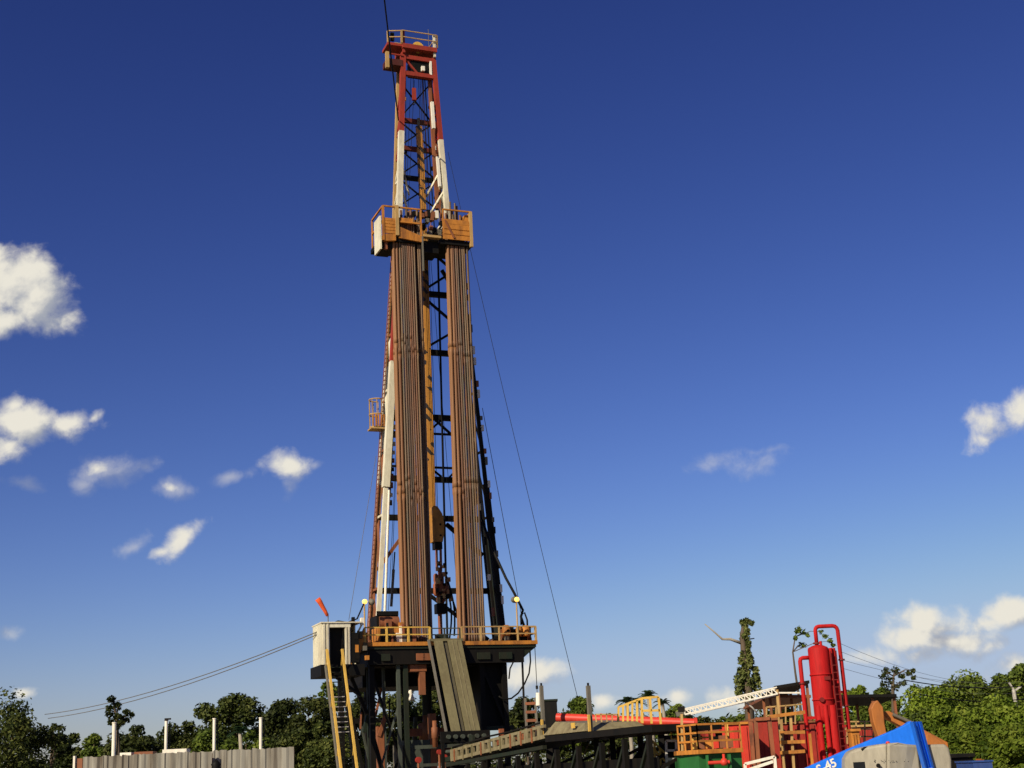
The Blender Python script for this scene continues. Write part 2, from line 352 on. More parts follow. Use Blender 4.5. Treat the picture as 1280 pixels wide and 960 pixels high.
# ---- substructure
sub = thing('rig_substructure', 'dark green steel substructure carrying the orange railed drill floor', 'rig base', (0, 0, 0))
MB().box(-5.77, 5.08, -4.5, 4.6, 9.40, DZ).build('drill_floor', ora, sub)
MB().box(-5.7, 5.0, -4.42, 4.5, 9.222, 9.396).build('floor_plate', dgreen, sub)
MB().box(-4.9, 1.6, -.9, 3.6, 7.3, 8.31).build('underfloor_shade', blk, sub)  # black box added to stand in for the shade under the floor
for x_ in (-4.7, -2.6, -2.2, 1.2, 2.6): MB().box(x_, x_ + .5 + .3 * (x_ > 0), -4.46, -4.34, 8.55, 8.95).build('bracket_plate', rust if x_ in (-2.6, -2.2) else dgreen, sub)
m = MB()
for y in (-4.2, -1.2, 1.4, 4.2):
    m.box(-5.5, 4.2, y - .14, y + .14, 8.35, 9.215)
for x in (-5.2, -3.4, -1.9, .5, 2.2, 3.6):
    m.box(x - .12, x + .12, -4.05, 4.05, 8.5, 9.21)
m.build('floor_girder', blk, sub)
MB().hexa([(3.3, -4.3, 8.45), (3.9, -4.3, 8.5), (3.9, 4.3, 8.5), (3.3, 4.3, 8.45)], [(3.3, -4.3, 9.21), (5.0, -4.3, 9.21), (5.0, 4.3, 9.21), (3.3, 4.3, 9.21)]).build('floor_bracket', dgreen, sub)
for x, y, w, mt in ((-3.62, -4.0, .2, ggreen), (-3.18, -4.0, .26, dgreen), (-5.2, -3.9, .3, blk), (-4.6, -1.2, .26, dgreen), (-5.0, 3.9, .34, blk), (-3.3, 3.9, .34, blk), (1.9, 3.9, .34, blk), (3.1, 3.9, .34, blk), (1.7, -3.6, .3, blk), (3.15, -3.6, .3, blk), (-4.1, -2.6, .16, ggreen)):
    MB().bar((x, y, 0), (x, y, 8.36), w).build('column', mt, sub)
for a, b, w in (((-5.1, -3.6, 7.9), (-3.5, -3.6, 3.2), .14), ((-3.4, -3.4, 3.4), (-4.6, -3.4, .5), .14), ((-5.2, -3.7, 4.6), (-4.0, -3.7, .2), .22), ((-4.9, 3.7, 8.2), (-3.4, 3.7, 1), .2), ((2.0, 3.7, 8.2), (3.1, 3.7, 1), .2),
                ((-3.6, -3.8, 6), (-4.7, -3.5, 2.4), .12), ((-5.3, -3.9, 8.3), (-4.2, 0, 5.2), .14), ((1.7, -3.6, 8.3), (3.1, -3.6, 4.8), .16)):
    MB().bar(a, b, w).build('brace', blk if w > .13 else ggreen, sub)
MB().box(1.75, 3.25, -3.3, 1.0, 4.7, 8.4).build('machinery_housing', blk, sub)
MB().box(1.6, 3.6, -3.7, -3.45, 4.45, 4.68).build('housing_beam', dgreen, sub)
MB().box(-2.9, -1.9, -4.1, -3.4, 7.95, 8.34).build('hanger_beam', rust, sub)
MB().bar((-2.15, -3.9, 6.6), (-2.15, -3.9, 7.94), .34).build('hanger_post', rust, sub)
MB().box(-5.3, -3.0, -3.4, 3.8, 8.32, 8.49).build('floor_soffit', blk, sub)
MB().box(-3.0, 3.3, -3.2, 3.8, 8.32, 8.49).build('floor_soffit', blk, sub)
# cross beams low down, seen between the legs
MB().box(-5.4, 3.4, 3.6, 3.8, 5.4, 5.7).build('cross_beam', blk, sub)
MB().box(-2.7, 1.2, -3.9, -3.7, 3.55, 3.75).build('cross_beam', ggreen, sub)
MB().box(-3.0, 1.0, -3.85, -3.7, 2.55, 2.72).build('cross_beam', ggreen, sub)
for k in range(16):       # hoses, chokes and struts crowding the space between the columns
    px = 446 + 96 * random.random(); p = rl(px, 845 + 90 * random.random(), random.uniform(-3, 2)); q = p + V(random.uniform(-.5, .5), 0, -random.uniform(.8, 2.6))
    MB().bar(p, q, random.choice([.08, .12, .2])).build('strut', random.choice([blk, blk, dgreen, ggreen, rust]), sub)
# rails round the floor
def floor_rail(pts, mt, **k): return rail(pts, **k).build('guard_rail', mt, sub)
floor_rail([(-5.7, -4.44, DZ), (-1.75, -4.44, DZ)], yel, h=.85, step=1.28, r=.035, post=.11)
floor_rail([(.25, -4.44, DZ), (5.02, -4.44, DZ)], tanp, h=.85, step=1.2, r=.035, post=.09)
floor_rail([(5.02, -4.3, DZ), (5.02, 4.4, DZ)], tanp, h=.85, step=1.5, r=.03, post=.07)
floor_rail([(-1.72, -4.2, DZ + .05), (.22, -4.2, DZ + .05)], ggreen, h=.75, step=1.0, r=.03, post=.09)
MB().box(-1.8, .25, -4.62, -4.3, DZ + .01, DZ + .16).build('ramp_sill', olive, sub)
MB().box(-5.7, -5.45, -4.2, 4.3, DZ, DZ + .6).build('toe_board', ora, sub)

# ---- mast
mast = thing('drilling_mast', 'tall tapering red and cream steel drilling mast with railed crown platform on top', 'drilling mast', (0, 0, DZ))
def cx(z): return .18 + (z - 10) / 26 * .17 if z < 37 else 0.0
def hw(z): return 4.12 + (z - 10) / 26 * (2.1 - 4.12) if z < 37 else 1.78 + (z - 37) / 13.3 * (1.10 - 1.78)
def hd(z): return .80 - (z - 10) / 27 * .25 if z < 37 else .55 - (z - 37) / 13 * .05
def lp(sx, sy, z): return V(cx(z) + sx * hw(z), sy * hd(z), z)
def legseg(sx, sy, z0, z1, w, mt): MB().bar(lp(sx, sy, z0), lp(sx, sy, z1), w, w).build('leg_section', mt, mast)
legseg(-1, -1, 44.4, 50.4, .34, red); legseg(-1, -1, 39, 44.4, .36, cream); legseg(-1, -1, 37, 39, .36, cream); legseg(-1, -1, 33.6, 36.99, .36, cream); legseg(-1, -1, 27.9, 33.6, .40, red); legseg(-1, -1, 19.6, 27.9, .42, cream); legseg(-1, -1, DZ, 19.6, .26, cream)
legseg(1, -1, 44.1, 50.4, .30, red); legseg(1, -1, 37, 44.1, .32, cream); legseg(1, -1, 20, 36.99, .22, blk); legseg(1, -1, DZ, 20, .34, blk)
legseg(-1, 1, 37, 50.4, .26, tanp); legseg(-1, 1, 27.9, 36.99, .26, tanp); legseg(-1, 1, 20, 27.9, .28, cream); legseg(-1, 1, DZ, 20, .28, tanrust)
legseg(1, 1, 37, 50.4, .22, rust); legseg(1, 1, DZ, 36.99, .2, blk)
MB().tube(lp(-1, -1, DZ) + V(.42, -.1, 0), lp(-1, -1, 19.4) + V(.2, -.1, 0), .085).build('standpipe', white, mast)
MB().tube(V(1.02, .5, DZ), V(1.3, .5, 37), .075).build('standpipe', blk, mast)
MB().hexa([lp(1, -.7, 10), lp(1, .7, 10), lp(1, .7, 10) - V(.08, 0, 0), lp(1, -.7, 10) - V(.08, 0, 0)], [lp(1, -.4, 16.4), lp(1, .7, 17.6), lp(1, .7, 17.6) - V(.08, 0, 0), lp(1, -.4, 16.4) - V(.08, 0, 0)]).build('side_plate', dgreen, mast)
MB().tube(rl(489, 758, 0), rl(492, 712, 0), .09).build('kelly_hose_pipe', grey, mast); MB().tube(rl(492, 712, 0), rl(493.5, 690, 0), .045).build('kelly_hose_pipe', blk, mast)
# rear face: girts and K braces
GZ = [13.3, 17.95, 20.5, 24.65, 29.1, 33.2, 37.2, 41.5, 43.7, 45.8]
for z in GZ:
    MB().bar(lp(-1, 1, z), lp(1, 1, z), .34 if z < 38 else .26, .34 if z < 38 else .3).build('girt', blk if z < 42 else paint('girt_dark_red', (.10, .018, .012)), mast)
for z in (21.3, 23.55):
    MB().bar(lp(-1, 1, z), lp(1, 1, z), .1, .14).build('girt', blk, mast)
def brace(p, q, w, mt=blk): MB().bar(p, q, w).build('brace', mt, mast)
def rb(f, z): return V(cx(z) + f * hw(z), hd(z), z)
for z0, z1 in ((29.1, 33.2), (33.2, 37.2)):
    zm = (z0 + z1) / 2 - .2
    brace(rb(-.2, z1), rb(.95, zm), .15); brace(rb(-.2, z0), rb(.95, zm), .15)
brace(rb(.12, 24.6), rb(.75, 22.9), .14); brace(rb(.35, 24.6), rb(-.3, 22.9), .14)
brace(rb(.25, 20.7), rb(-.25, 21.9), .12); brace(rb(.42, 20.7), rb(.8, 21.9), .12)
brace(rb(.3, 17.6), rb(.95, 15.6), .24); brace(rb(-.3, 17.9), rb(-.95, 14.6), .2, rust)
brace(rb(-.1, 13.2), rb(.9, 10.2), .2); brace(rb(.7, 29.0), rb(.98, 27.2), .14); brace(rb(.98, 33.3), rb(.55, 35), .2)
for z0, z1 in ((39.2, 41.5), (41.5, 43.7), (43.7, 45.8), (45.8, 48.8)):
    brace(rb(-.95, z0), rb(.95, z1), .09, blk); brace(rb(.95, z0), rb(-.95, z1), .09, blk)
# right-hand side face of the mast
zz = [10.2, 13.3, 17.9, 22.2, 26.2, 30, 33.4, 36.6]
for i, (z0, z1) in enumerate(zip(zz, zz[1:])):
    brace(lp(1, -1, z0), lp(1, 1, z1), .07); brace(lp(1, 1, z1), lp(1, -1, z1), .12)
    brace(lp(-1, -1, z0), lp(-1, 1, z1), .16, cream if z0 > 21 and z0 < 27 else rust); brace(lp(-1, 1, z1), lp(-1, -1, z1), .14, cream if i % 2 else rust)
for z0, z1 in ((39.2, 40.9), (40.9, 42.6), (42.6, 44.4), (44.4, 46.2), (46.2, 48.6)):
    c_ = cream if z1 < 44 else red
    brace(lp(1, -1, z1), lp(1, 1, z0), .15, c_); brace(lp(1, 1, z0), lp(1, -1, z0), .14, c_)
    brace(lp(-1, -1, z1), lp(-1, 1, z0), .12, c_); brace(lp(-1, 1, z0), lp(-1, -1, z0), .12, c_)
# second inner post on the right and its white sleeves
MB().bar(lp(1, -1, 39.2) + V(-.5, .5, 0), lp(1, -1, 49) + V(-.28, .4, 0), .2).build('inner_post', rust, mast)
MB().bar(lp(1, -1, 44.9) + V(-.45, -.05, 0), lp(1, -1, 46.9) + V(-.4, -.05, 0), .2).build('white_sleeve', white, mast)
MB().bar(lp(1, -1, 40.6) + V(-.38, -.05, 0), lp(1, -1, 42.8) + V(-.36, -.05, 0), .18).build('white_sleeve', white, mast)
# front girts of the upper section and gate
MB().bar(lp(-1, -1, 48.85), lp(1, -1, 48.85), .3, .3).build('girt', red, mast)
MB().bar(lp(-1, -1, 50.1), lp(1, -1, 50.1), .28, .3).build('girt', red, mast)
brace(lp(-.9, -1, 50.0), lp(-.1, -1, 49.0), .13, red)
for k, (f_, sy, w_, m_) in enumerate(((-.82, .6, .035, rust), (-.7, .9, .03, grey), (.62, .8, .04, blk), (.78, .2, .03, grey), (.5, .95, .03, rust), (-.55, .9, .025, blk))):
    MB().tube(V(f_ * hw(37.2), sy * hd(38), 37.2), V(f_ * hw(49), sy * hd(49), 49.4), w_, n=6).build('riser_pipe', m_, mast)
for k in range(26):
    z = 38.5 + 11 * random.random(); sx = random.choice([-1, 1]); p = lp(sx, random.choice([-.6, .2, .8]), z) + V(-sx * random.uniform(.1, .45), 0, 0); h = random.uniform(.12, .4)
    MB().box(p.x - .07, p.x + .07, p.y - .06, p.y + .06, p.z, p.z + h).build('mast_fitting', random.choice([blk, grey, rust, white, blk, tanrust]), mast)
for z0, z1 in ((38.6, 40.2), (40.2, 41.9)):
    brace(lp(.9, -.9, z1), lp(.35, .9, z0), .12, cream); brace(lp(-.9, -.9, z1), lp(-.4, .9, z0), .1, cream)
# ladder with cage up the left leg
m = MB()
for s_ in (-.22, .22):
    m.bar(lp(-1, 1, 10) + V(-.16, s_, 0), lp(-1, 1, 36) + V(-.16, s_, 0), .05)
for i in range(86):
    z = 10.2 + i * .3; p = lp(-1, 1, z) + V(-.16, 0, 0); m.bar(p + V(0, -.2, 0), p + V(0, .2, 0), .03)
m.build('ladder', rust, mast)
# cable trays and clamps down both sides
for z0, z1, sx in ((11, 36, 1), (19, 30, -1)):
    m = MB().bar(lp(sx, -1, z0) + V(-.35 * sx, .25, 0), lp(sx, -1, z1) + V(-.2 * sx, .25, 0), .16, .08)
    m.build('cable_tray', blk if sx > 0 else grey, mast)
for i in range(30):
    z = 11.5 + i * .75; p = lp(1, -1, z) + V(.14 - .7 * (i % 3 == 0), -.14, 0); h = .25 + .3 * random.random()
    MB().box(p.x - .08, p.x + .08, p.y - .08, p.y + .08, p.z, p.z + h).build('clamp', random.choice([grey, blk, rust, grey, white]), mast)
for i in range(18):
    z = 18.5 + i * .55; p = lp(-1, -1, z) + V(.45, .2, 0)
    MB().box(p.x - .1 - .1 * random.random(), p.x + .1, p.y, p.y + .1, p.z, p.z + .2 + .2 * random.random()).build('clamp', random.choice([grey, blk, cream, rust]), mast)
# mast foot: A-frame shoes
for sx in (-1, 1):
    p = lp(sx, 0, DZ); MB().box(p.x - .5, p.x + .5, -.9, .9, DZ + .005, DZ + .5).build('leg_shoe', rust, mast)
# stabbing basket on the left leg
bc_ = rl(471, 512, .5); BX = bc_.x
sb = MB().box(BX - .5, BX + .6, .1, 1.0, 23.6, 23.7).build('stabbing_basket', tanp, mast)
m = MB(); arc = [-math.pi * .15 + k / 12 * math.pi * 1.3 for k in range(13)]
for k in range(0, 13, 2):
    c = V(BX - .48 * math.sin(arc[k]), .55 - .44 * math.cos(arc[k]), 0); m.bar(c + V(0, 0, 23.7), c + V(0, 0, 25.6), .045)
for z in (23.74, 24.6, 25.6):
    m.path([V(BX - .48 * math.sin(a_), .55 - .44 * math.cos(a_), z) for a_ in arc], .045, 6)
m.build('basket_cage', tanp, sb)
m = MB()
for k in range(5): m.box(BX - .42 + k * .18, BX - .33 + k * .18, .05, .09, 23.75, 24.55)
m.build('basket_panel', ora, sb)
MB().bar((BX + .5, .55, 23.65), (BX + 1.1, .55, 23.65), .12).build('basket_arm', tanp, sb)
MB().bar((BX + .4, .55, 25.5), (BX + 1.0, .55, 25.5), .08).build('basket_arm', tanp, sb)

# crown
cr = MB().box(-1.25, 1.25, -.95, .95, 50.62, 50.95).build('crown_platform', red, mast)
for sx in (-1, 1):
    MB().bar((sx * 1.12, -.75, 50.3), (sx * 1.12, -.75, 52), .16).build('crown_post', red if sx < 0 else cream, cr)
rail([(-1.25, -.9, 50.95), (1.3, -.9, 50.95), (1.3, .9, 50.95), (-1.25, .9, 50.95)], h=1.0, step=2.6, r=.03, post=.08).build('guard_rail', tanp, cr)
rail([(-2.2, -.6, 50.95), (-1.3, -.9, 50.95)], h=.95, step=.9, r=.035, post=.12).build('guard_rail', tanp, cr)
MB().box(-2.3, -1.26, -.8, .5, 50.75, 50.94).build('crown_wing', red, cr)
MB().box(-2.35, -1.2, -.7, .3, 49.3, 49.75).build('counter_box', paint('dark_red_box', (.07, .014, .01)), cr)
MB().box(-2.42, -2.2, -.8, -.55, 49.0, 50.2).build('wing_post', tanp, cr)
MB().bar((-2.3, -.7, 50.1), (-1.2, -.7, 50.1), .09).build('wing_rail', red, cr)
for k in range(3):
    MB().tube((.0, -.55 + .4 * k, 51.02), (.0, -.4 + .4 * k, 51.02), .42, n=20).build('sheave', yel, cr)
MB().box(-.62, .66, -.5, .5, 50.955, 51.08).build('sheave_frame', ora, cr)
MB().box(-.5, .95, -.5, .5, 49.1, 50.05).build('crown_beam', blk, cr)
MB().box(-.75, .8, -.62, -.45, 49.95, 50.25).build('sheave_guard', paint('dark_red_steel', (.13, .02, .014)), cr)
MB().box(.15, .38, -.75, -.55, 49.15, 49.5).build('lamp_box', white, cr)
MB().bar((.85, -.6, 48.95), (.85, -.6, 50.0), .14).build('lamp_strip', white, cr)
MB().tube((1.05, .2, 50.9), (1.05, .2, 53.0), .02, n=6).build('antenna', grey, cr)
MB().box(-1.95, -1.7, -.5, -.3, 51.3, 51.9).build('beacon_light', blk, cr)

# racking board
rk = MB().box(-3.5, -.75, -2.4, .3, 35.55, 35.85).build('racking_board', blk, mast)
def slatwall(x0, x1, y, z0, z1, n, t=.06):
    m = MB()
    for i in range(n):
        a = z0 + (z1 - z0) * i / n; m.box(x0, x1, y - t, y, a, a + (z1 - z0) / n * .86)
    return m.box(x0, x1, y + .01, y + .03, z0, z1)
slatwall(-3.35, -2.45, -2.5, 36.0, 37.1, 5).build('slat_wall', ora, rk)
MB().bar((-2.5, -2.52, 35.9), (-2.5, -2.52, 38.0), .22).build('board_post', tanp, rk)
MB().bar((-3.42, -2.52, 35.5), (-3.42, -2.52, 37.9), .14).build('board_post', ora, rk)
MB().hexa([(-2.38, -2.56, 35.75), (-.8, -2.56, 35.6), (-.8, -2.3, 35.6), (-2.38, -2.3, 35.75)], [(-2.38, -2.56, 36.55), (-.8, -2.56, 36.0), (-.8, -2.3, 36.0), (-2.38, -2.3, 36.55)]).build('front_beam', ora, rk)
MB().hexa([(-3.4, -2.55, 35.45), (-2.6, -2.55, 35.55), (-2.6, -2.3, 35.55), (-3.4, -2.3, 35.45)], [(-3.4, -2.55, 35.95), (-2.6, -2.55, 35.98), (-2.6, -2.3, 35.98), (-3.4, -2.3, 35.95)]).build('front_beam', ora, rk)
MB().box(-2.4, -1.4, -2.5, -2.3, 36.85, 37.2).build('front_beam', ora, rk)
rail([(-3.42, .1, 35.9), (-3.42, -2.5, 35.9), (-.85, -2.5, 35.9)], h=2.0, step=2.6, r=.05, mids=1, post=.1).build('guard_rail', ora, rk)
slat = MB()
for i in range(4):
    slat.box(-3.66, -3.58, -2.45 + i * .32, -2.2 + i * .32 + .06, 34.9, 37.2)
slat.box(-3.57, -3.55, -2.5, -1.1, 34.9, 37.2)
slat.build('wind_wall', cream, rk)
MB().box(-3.5, -2.6, -2.2, -.6, 35.1, 35.54).build('board_underbox', blk, rk)
MB().bar((-3.2, -2.2, 35.0), (-3.2, -2.2, 35.9), .2).build('under_post', rust, rk)
rk2 = MB().box(.5, 2.75, -2.4, .3, 35.7, 36.0).build('racking_board', blk, mast)
slatwall(.75, 2.5, -2.5, 36.0, 37.45, 4).build('slat_wall', ora, rk2)
MB().bar((2.62, -2.52, 35.6), (2.62, -2.52, 38.1), .2).build('board_post', tanp, rk2)
MB().box(2.3, 2.75, -2.3, -1.9, 37.2, 37.95).build('winch_housing', ora, rk2)
MB().bar((.8, -2.56, 37.3), (1.4, -2.56, 36.1), .12).build('wall_brace', rust, rk2)
rail([(.7, -2.5, 36), (2.68, -2.5, 36), (2.68, .1, 36)], h=2.1, step=2.2, r=.05, post=.09).build('guard_rail', ora, rk2)
for i in range(10):
    x = .7 + i * .2; MB().bar((x, -2.2, 37.05), (x, -.3, 37.05), .09).build('finger', blk, rk2)
for i in range(12):
    x = -2.7 + i * .2; MB().bar((x, -2.2, 37.05), (x, -.3, 37.05), .09).build('finger', blk, rk)
db = MB().box(-.75, .5, -2.6, -2.2, 36.0, 36.16).build('diving_board', tanp, mast)
MB().box(-.6, .45, -2.1, -.7, 35.1, 35.9).build('board_underframe', blk, mast)
MB().bar((-.8, -2.55, 33.6), (-.8, -2.55, 36.0), .1).build('hanger', grey, mast)
for i in range(30):       # clutter of small gear at the board
    x = -1.6 + i * .082; z = 36.25 + 1.6 * random.random()
    MB().box(x, x + .22, -1.7, -1.3, z, z + .25 + .3 * random.random()).build('board_gear', random.choice([blk, blk, grey, blk, white, rust]), mast)

# torque track (its own thing: hung inside the mast)
trk = thing('torque_track', 'long orange torque track with black diagonal stripes above and painted brace shadows below hanging down inside the mast', 'track', rl(540, 640, .3))
MB().bar(rl(523.5, 158, .3), rl(529, 262, .3), .42, .22, up=(0, 1, 0)).build('upper_track', trackm, trk)
MB().bar(rl(530, 285, .3), rl(540, 640, .3), .42, .22, up=(0, 1, 0)).build('lower_track', trackl, trk)
MB().tube(rl(523.5, 158, .3), rl(523, 148, .3), .1, n=8).build('hanger', grey, trk)
# wire drilling lines
dl = [((.1 + .12 * k, -.1, 50.4), (.15 + .1 * k, -.15, 18.5)) for k in range(4)]
for k, (a, b) in enumerate(dl):
    cable('drilling_line', a, b, .018, blk, 'thin drilling line running from crown sheaves down to the yellow travelling block', 'cable', group='drilling lines inside the mast', n=2)
for k, (a, b) in enumerate((((.75, .5, 36), (1.75, .2, 12)), ((-.2, .5, 50), (-2.6, .2, 14)), ((.0, .5, 49), (-2.9, .1, 12)))):
    cable('hoist_line', a, b, .016, blk, 'thin hoist line hanging slack inside the open mast beside the braces', 'cable', group='hoist lines inside the mast', n=2)
# small hook block in upper mast
hb = thing('hook_block', 'small red hook block hanging on thin line near the mast top', 'hook', (-.35, -.3, 46.9))
MB().box(-.46, -.2, -.4, -.2, 47.0, 47.9).build('block_body', red, hb); MB().tube((-.35, -.3, 47.9), (-.35, -.3, 50), .02, n=5).build('line', blk, hb)
MB().path([(-.35, -.3, 47.0), (-.25, -.3, 46.8), (-.35, -.3, 46.65), (-.45, -.3, 46.8)], .04, 6).build('hook', blk, hb)

# travelling block and top drive
blockm = paint('block_orange', (.42, .20, .04), .7, (.12, .06, .02), scale=3, stretch=.8)
tb = thing('travelling_block', 'orange yellow rounded travelling block hanging between the pipe stands', 'pulley block', (.36, -.3, 16))
prof = [(-.1, 16.2), (.52, 16.2), (.62, 16.7), (.66, 17.3), (.54, 18.0), (.25, 18.45), (.02, 18.5), (-.1, 18.4)]
MB().prism([(x, -.75, z) for x, z in prof], (0, .7, 0)).build('side_plate', blockm, tb)
MB().box(.02, .5, -.7, -.1, 15.75, 16.18).build('clevis', blk, tb)
for z in (16.6, 17.3):
    MB().tube((.38, -.80, z), (.38, -.752, z), .07, n=10).build('bolt', blk, tb)
td = thing('top_drive', 'rust red top drive with hoses hanging under the yellow travelling block', 'top drive', (.4, -.3, 11.5))
for x in (.14, .42): MB().tube((x, -.5, 14.4), (x + .02, -.5, 15.75), .085, n=8).build('bail', rust_red, td)
MB().lathe((.36, -.45, 12.3), [(.18, 0), (.28, .2), (.28, .8), (.2, .95), (.24, 1.1), (.24, 1.7), (.14, 1.85), (.14, 2.3)], 12).build('motor_housing', rust_red, td)
MB().lathe((.02, -.6, 12.8), [(.1, 0), (.19, .15), (.19, .7), (.12, .8), (.15, .95), (.15, 1.3), (.07, 1.4)], 10).build('gear_case', rust_red, td)
MB().lathe((.72, -.5, 12.9), [(.08, 0), (.17, .12), (.17, .55), (.07, .7)], 10).build('brake_housing', rust_red, td)
MB().box(-.05, .6, -.9, -.3, 11.7, 12.3).build('pipe_handler', blk, td)
MB().tube((.25, -.5, DZ + .05), (.25, -.5, 11.75), .14, n=10).build('drill_stem', rust_red, td)
for i in range(26):
    x, z = -.1 + .95 * random.random(), 12.2 + 2.6 * random.random()
    MB().box(x, x + .1 + .12 * random.random(), -.98, -.8, z, z + .12 + .25 * random.random()).build('fitting', random.choice([rust_red, blk, blk, tanp, blk, tanrust]), td)
for k, (x1, z1) in enumerate(((1.35, 10.4), (1.9, 11.0), (1.0, 10.1))):
    pts = [V(.75, -.4, 14.2 - .3 * k).lerp(V(x1, .1, z1), t) + V(.25 * math.sin(t * math.pi), 0, -.9 * math.sin(t * math.pi) * (k % 2)) for t in [i / 10 for i in range(11)]]
    MB().path(pts, .06, 6).build('hose', blk, td)

# pipe stands: one prototype, copied
def stand_mesh(r, L, name, mt, j1, j2):
    m = MB(); zs = [0, j1, j2, L]
    for z0, z1 in zip(zs, zs[1:]):
        m.lathe((0, 0, z0), [(r * 1.3, 0), (r * 1.3, .32), (r, .46), (r, z1 - z0 - .5), (r * 1.3, z1 - z0 - .36), (r * 1.3, z1 - z0 - .002)], 8)
    me = bpy.data.meshes.new(name); me.from_pydata([tuple(v) for v in m.v], [], m.f); me.polygons.foreach_set('use_smooth', m.sm); me.update(); me.materials.append(mt)
    return me
me_pipes = [stand_mesh(.064, 28.0 + .5 * random.uniform(-1, 1), 'drill_pipe_stand', pipem, 9.3 + random.uniform(-.7, .7), 18.7 + random.uniform(-.8, .8)) for _ in range(7)]
me_cols = [stand_mesh(.105, 27.4, 'drill_collar_stand', collarm, 9.1 + .5 * k, 18.2 + .7 * k) for k in range(2)]
def put_stand(me, x, y, xt, yt, name, label, group):
    o = bpy.data.objects.new(name, random.choice(me)); COL.objects.link(o)
    a, b = RIG @ V(x, y, DZ + .06), RIG @ V(xt, yt, DZ + 28)
    d = (b - a).normalized(); q = Vector((0, 0, 1)).rotation_difference(d)
    o.matrix_basis = Matrix.LocRotScale(a, q, None)
    tag(o, label, 'drill pipe', group)
MB().box(-3.05, -.62, -3.6, -1.6, DZ + .004, DZ + .055).build('setback_mat', blk, None, 'dark setback mat under the left bundle of drill pipe stands', 'mat')
MB().box(.45, 2.75, -3.6, -1.6, DZ + .004, DZ + .055).build('setback_mat', blk, None, 'dark setback mat under the right bundle of drill pipe stands', 'mat')
for row in range(3):
    for i in range(10):
        j = random.uniform(-.02, .02)
        x = -2.50 + i * .146 + (.19 if i > 7 else 0) + (.07 if row % 2 else 0); y = -3.2 + row * .2 + (.75 if i > 7 else 0)
        put_stand(me_pipes, x + j, y, x + .28 - i * .012 + random.uniform(-.04, .04), -2.1 + row * .2, 'drill_pipe_stand', 'long steel drill pipe stand in the left bundle leaning against the racking board', 'drill pipe in the left bundle')
for row in range(2):
    for i in range(2):
        x = -2.93 + i * .22; y = -3.1 + row * .25
        put_stand(me_cols, x, y, x + .3, -2.05 + row * .25, 'drill_collar_stand', 'thick rusty drill collar stand at the outer edge of the left pipe bundle', 'drill collars in the left bundle')
for row in range(3):
    for i in range(7):
        j = random.uniform(-.02, .02)
        x = 1.16 + i * .165 + (.07 if row % 2 else 0); y = -3.2 + row * .2
        put_stand(me_pipes, x + j, y, x + .26 + random.uniform(-.04, .04), -2.1 + row * .2, 'drill_pipe_stand', 'long steel drill pipe stand in the right bundle leaning against the racking board', 'drill pipe in the right bundle')
for row in range(2):
    for i in range(2):
        x = .64 + i * .24; y = -3.1 + row * .25
        put_stand(me_cols, x, y, x + .5, -2.05 + row * .25, 'drill_collar_stand', 'thick rusty drill collar stand at the inner edge of the right pipe bundle', 'drill collars in the right bundle')
for i in range(6):
    x = 1.35 + i * .17; h = 38.4 + .8 * random.random() + .1 * i
    MB().tube((x, -1.2 + .1 * (i % 2), 36.05), (x, -1.2 + .1 * (i % 2), h), .07, n=8).build('casing_stub', pipem, None, 'short rusty pipe stub standing above the orange right racking board', 'pipe', 'pipe stubs above the racking board')

# ---- equipment on the drill floor
dw = thing('drawworks', 'orange and dark drawworks machine behind the left floor railing', 'winch', (-4.2, -1.5, DZ))
MB().box(-4.7, -2.9, -3.7, -2.4, DZ, DZ + .95).build('housing', ora, dw)
MB().box(-4.35, -3.0, -2.3, -.8, DZ, DZ + 1.8).build('gear_case', blk, dw)
MB().tube((-4.2, -2.2, DZ + 1.35), (-3.0, -2.2, DZ + 1.35), .4, n=16).build('drum', rust, dw)
MB().box(-3.95, -3.6, -2.9, -2.6, DZ + .95, DZ + 1.5).build('motor', rust, dw)
MB().box(-3.3, -3.05, -3.5, -3.2, DZ + .95, DZ + 1.25).build('valve_box', ora, dw)
MB().box(-4.35, -3.0, -2.35, -2.3, DZ + 1.8, DZ + 2.05).build('top_beam', blk, dw)
for i in range(16):
    x = -4.7 + 2.3 * random.random(); h = .3 + .9 * random.random(); w_ = .08 + .16 * random.random()
    MB().box(x, x + w_, -3.95, -3.75, DZ, DZ + h).build('fitting', random.choice([blk, rust, ora, grey, blk, rust_red, white]), dw)
st = thing('orange_sensor_drum', 'round orange drum with black opening at the right floor railing', 'drum', (3.3, -4.0, DZ))
MB().lathe((3.3, -3.95, DZ + .35), [(.22, 0), (.26, .06), (.26, .5), (.22, .58), (.1, .64)], 14).build('drum_body', ora, st)
MB().tube((3.3, -4.25, DZ + .62), (3.3, -4.2, DZ + .62), .09, n=12).build('opening', blk, st)
MB().tube((3.3, -3.95, DZ), (3.3, -3.95, DZ + .36), .15, n=10).build('pedestal', grey, st)
ht = thing('hydraulic_unit', 'black hydraulic unit standing behind the right floor railing', 'machine', (4.2, -2.8, DZ))
MB().box(3.5, 4.9, -3.6, -2.2, DZ, DZ + .55).build('base_frame', blk, ht)
for x in (3.7, 4.0, 4.55):
    MB().tube((x, -3.4, DZ + .55), (x, -3.4, DZ + .8 + .2 * (x > 4)), .13, n=10).build('cylinder', blk, ht)
MB().box(4.2, 4.42, -3.75, -3.5, DZ + .3, DZ + .8).build('gauge_panel', grey, ht)
for i in range(16):
    x = 2.4 + 2.5 * random.random(); h = .2 + .75 * random.random(); w_ = .08 + .2 * random.random()
    MB().box(x, x + w_, -3.75, -3.62, DZ, DZ + h).build('fitting', random.choice([blk, blk, rust, blk, grey, rust_red]), ht)
tong = thing('orange_pump', 'orange pump body with black hoses behind right railing beside lamp post', 'pump', (4.3, -3.9, DZ))
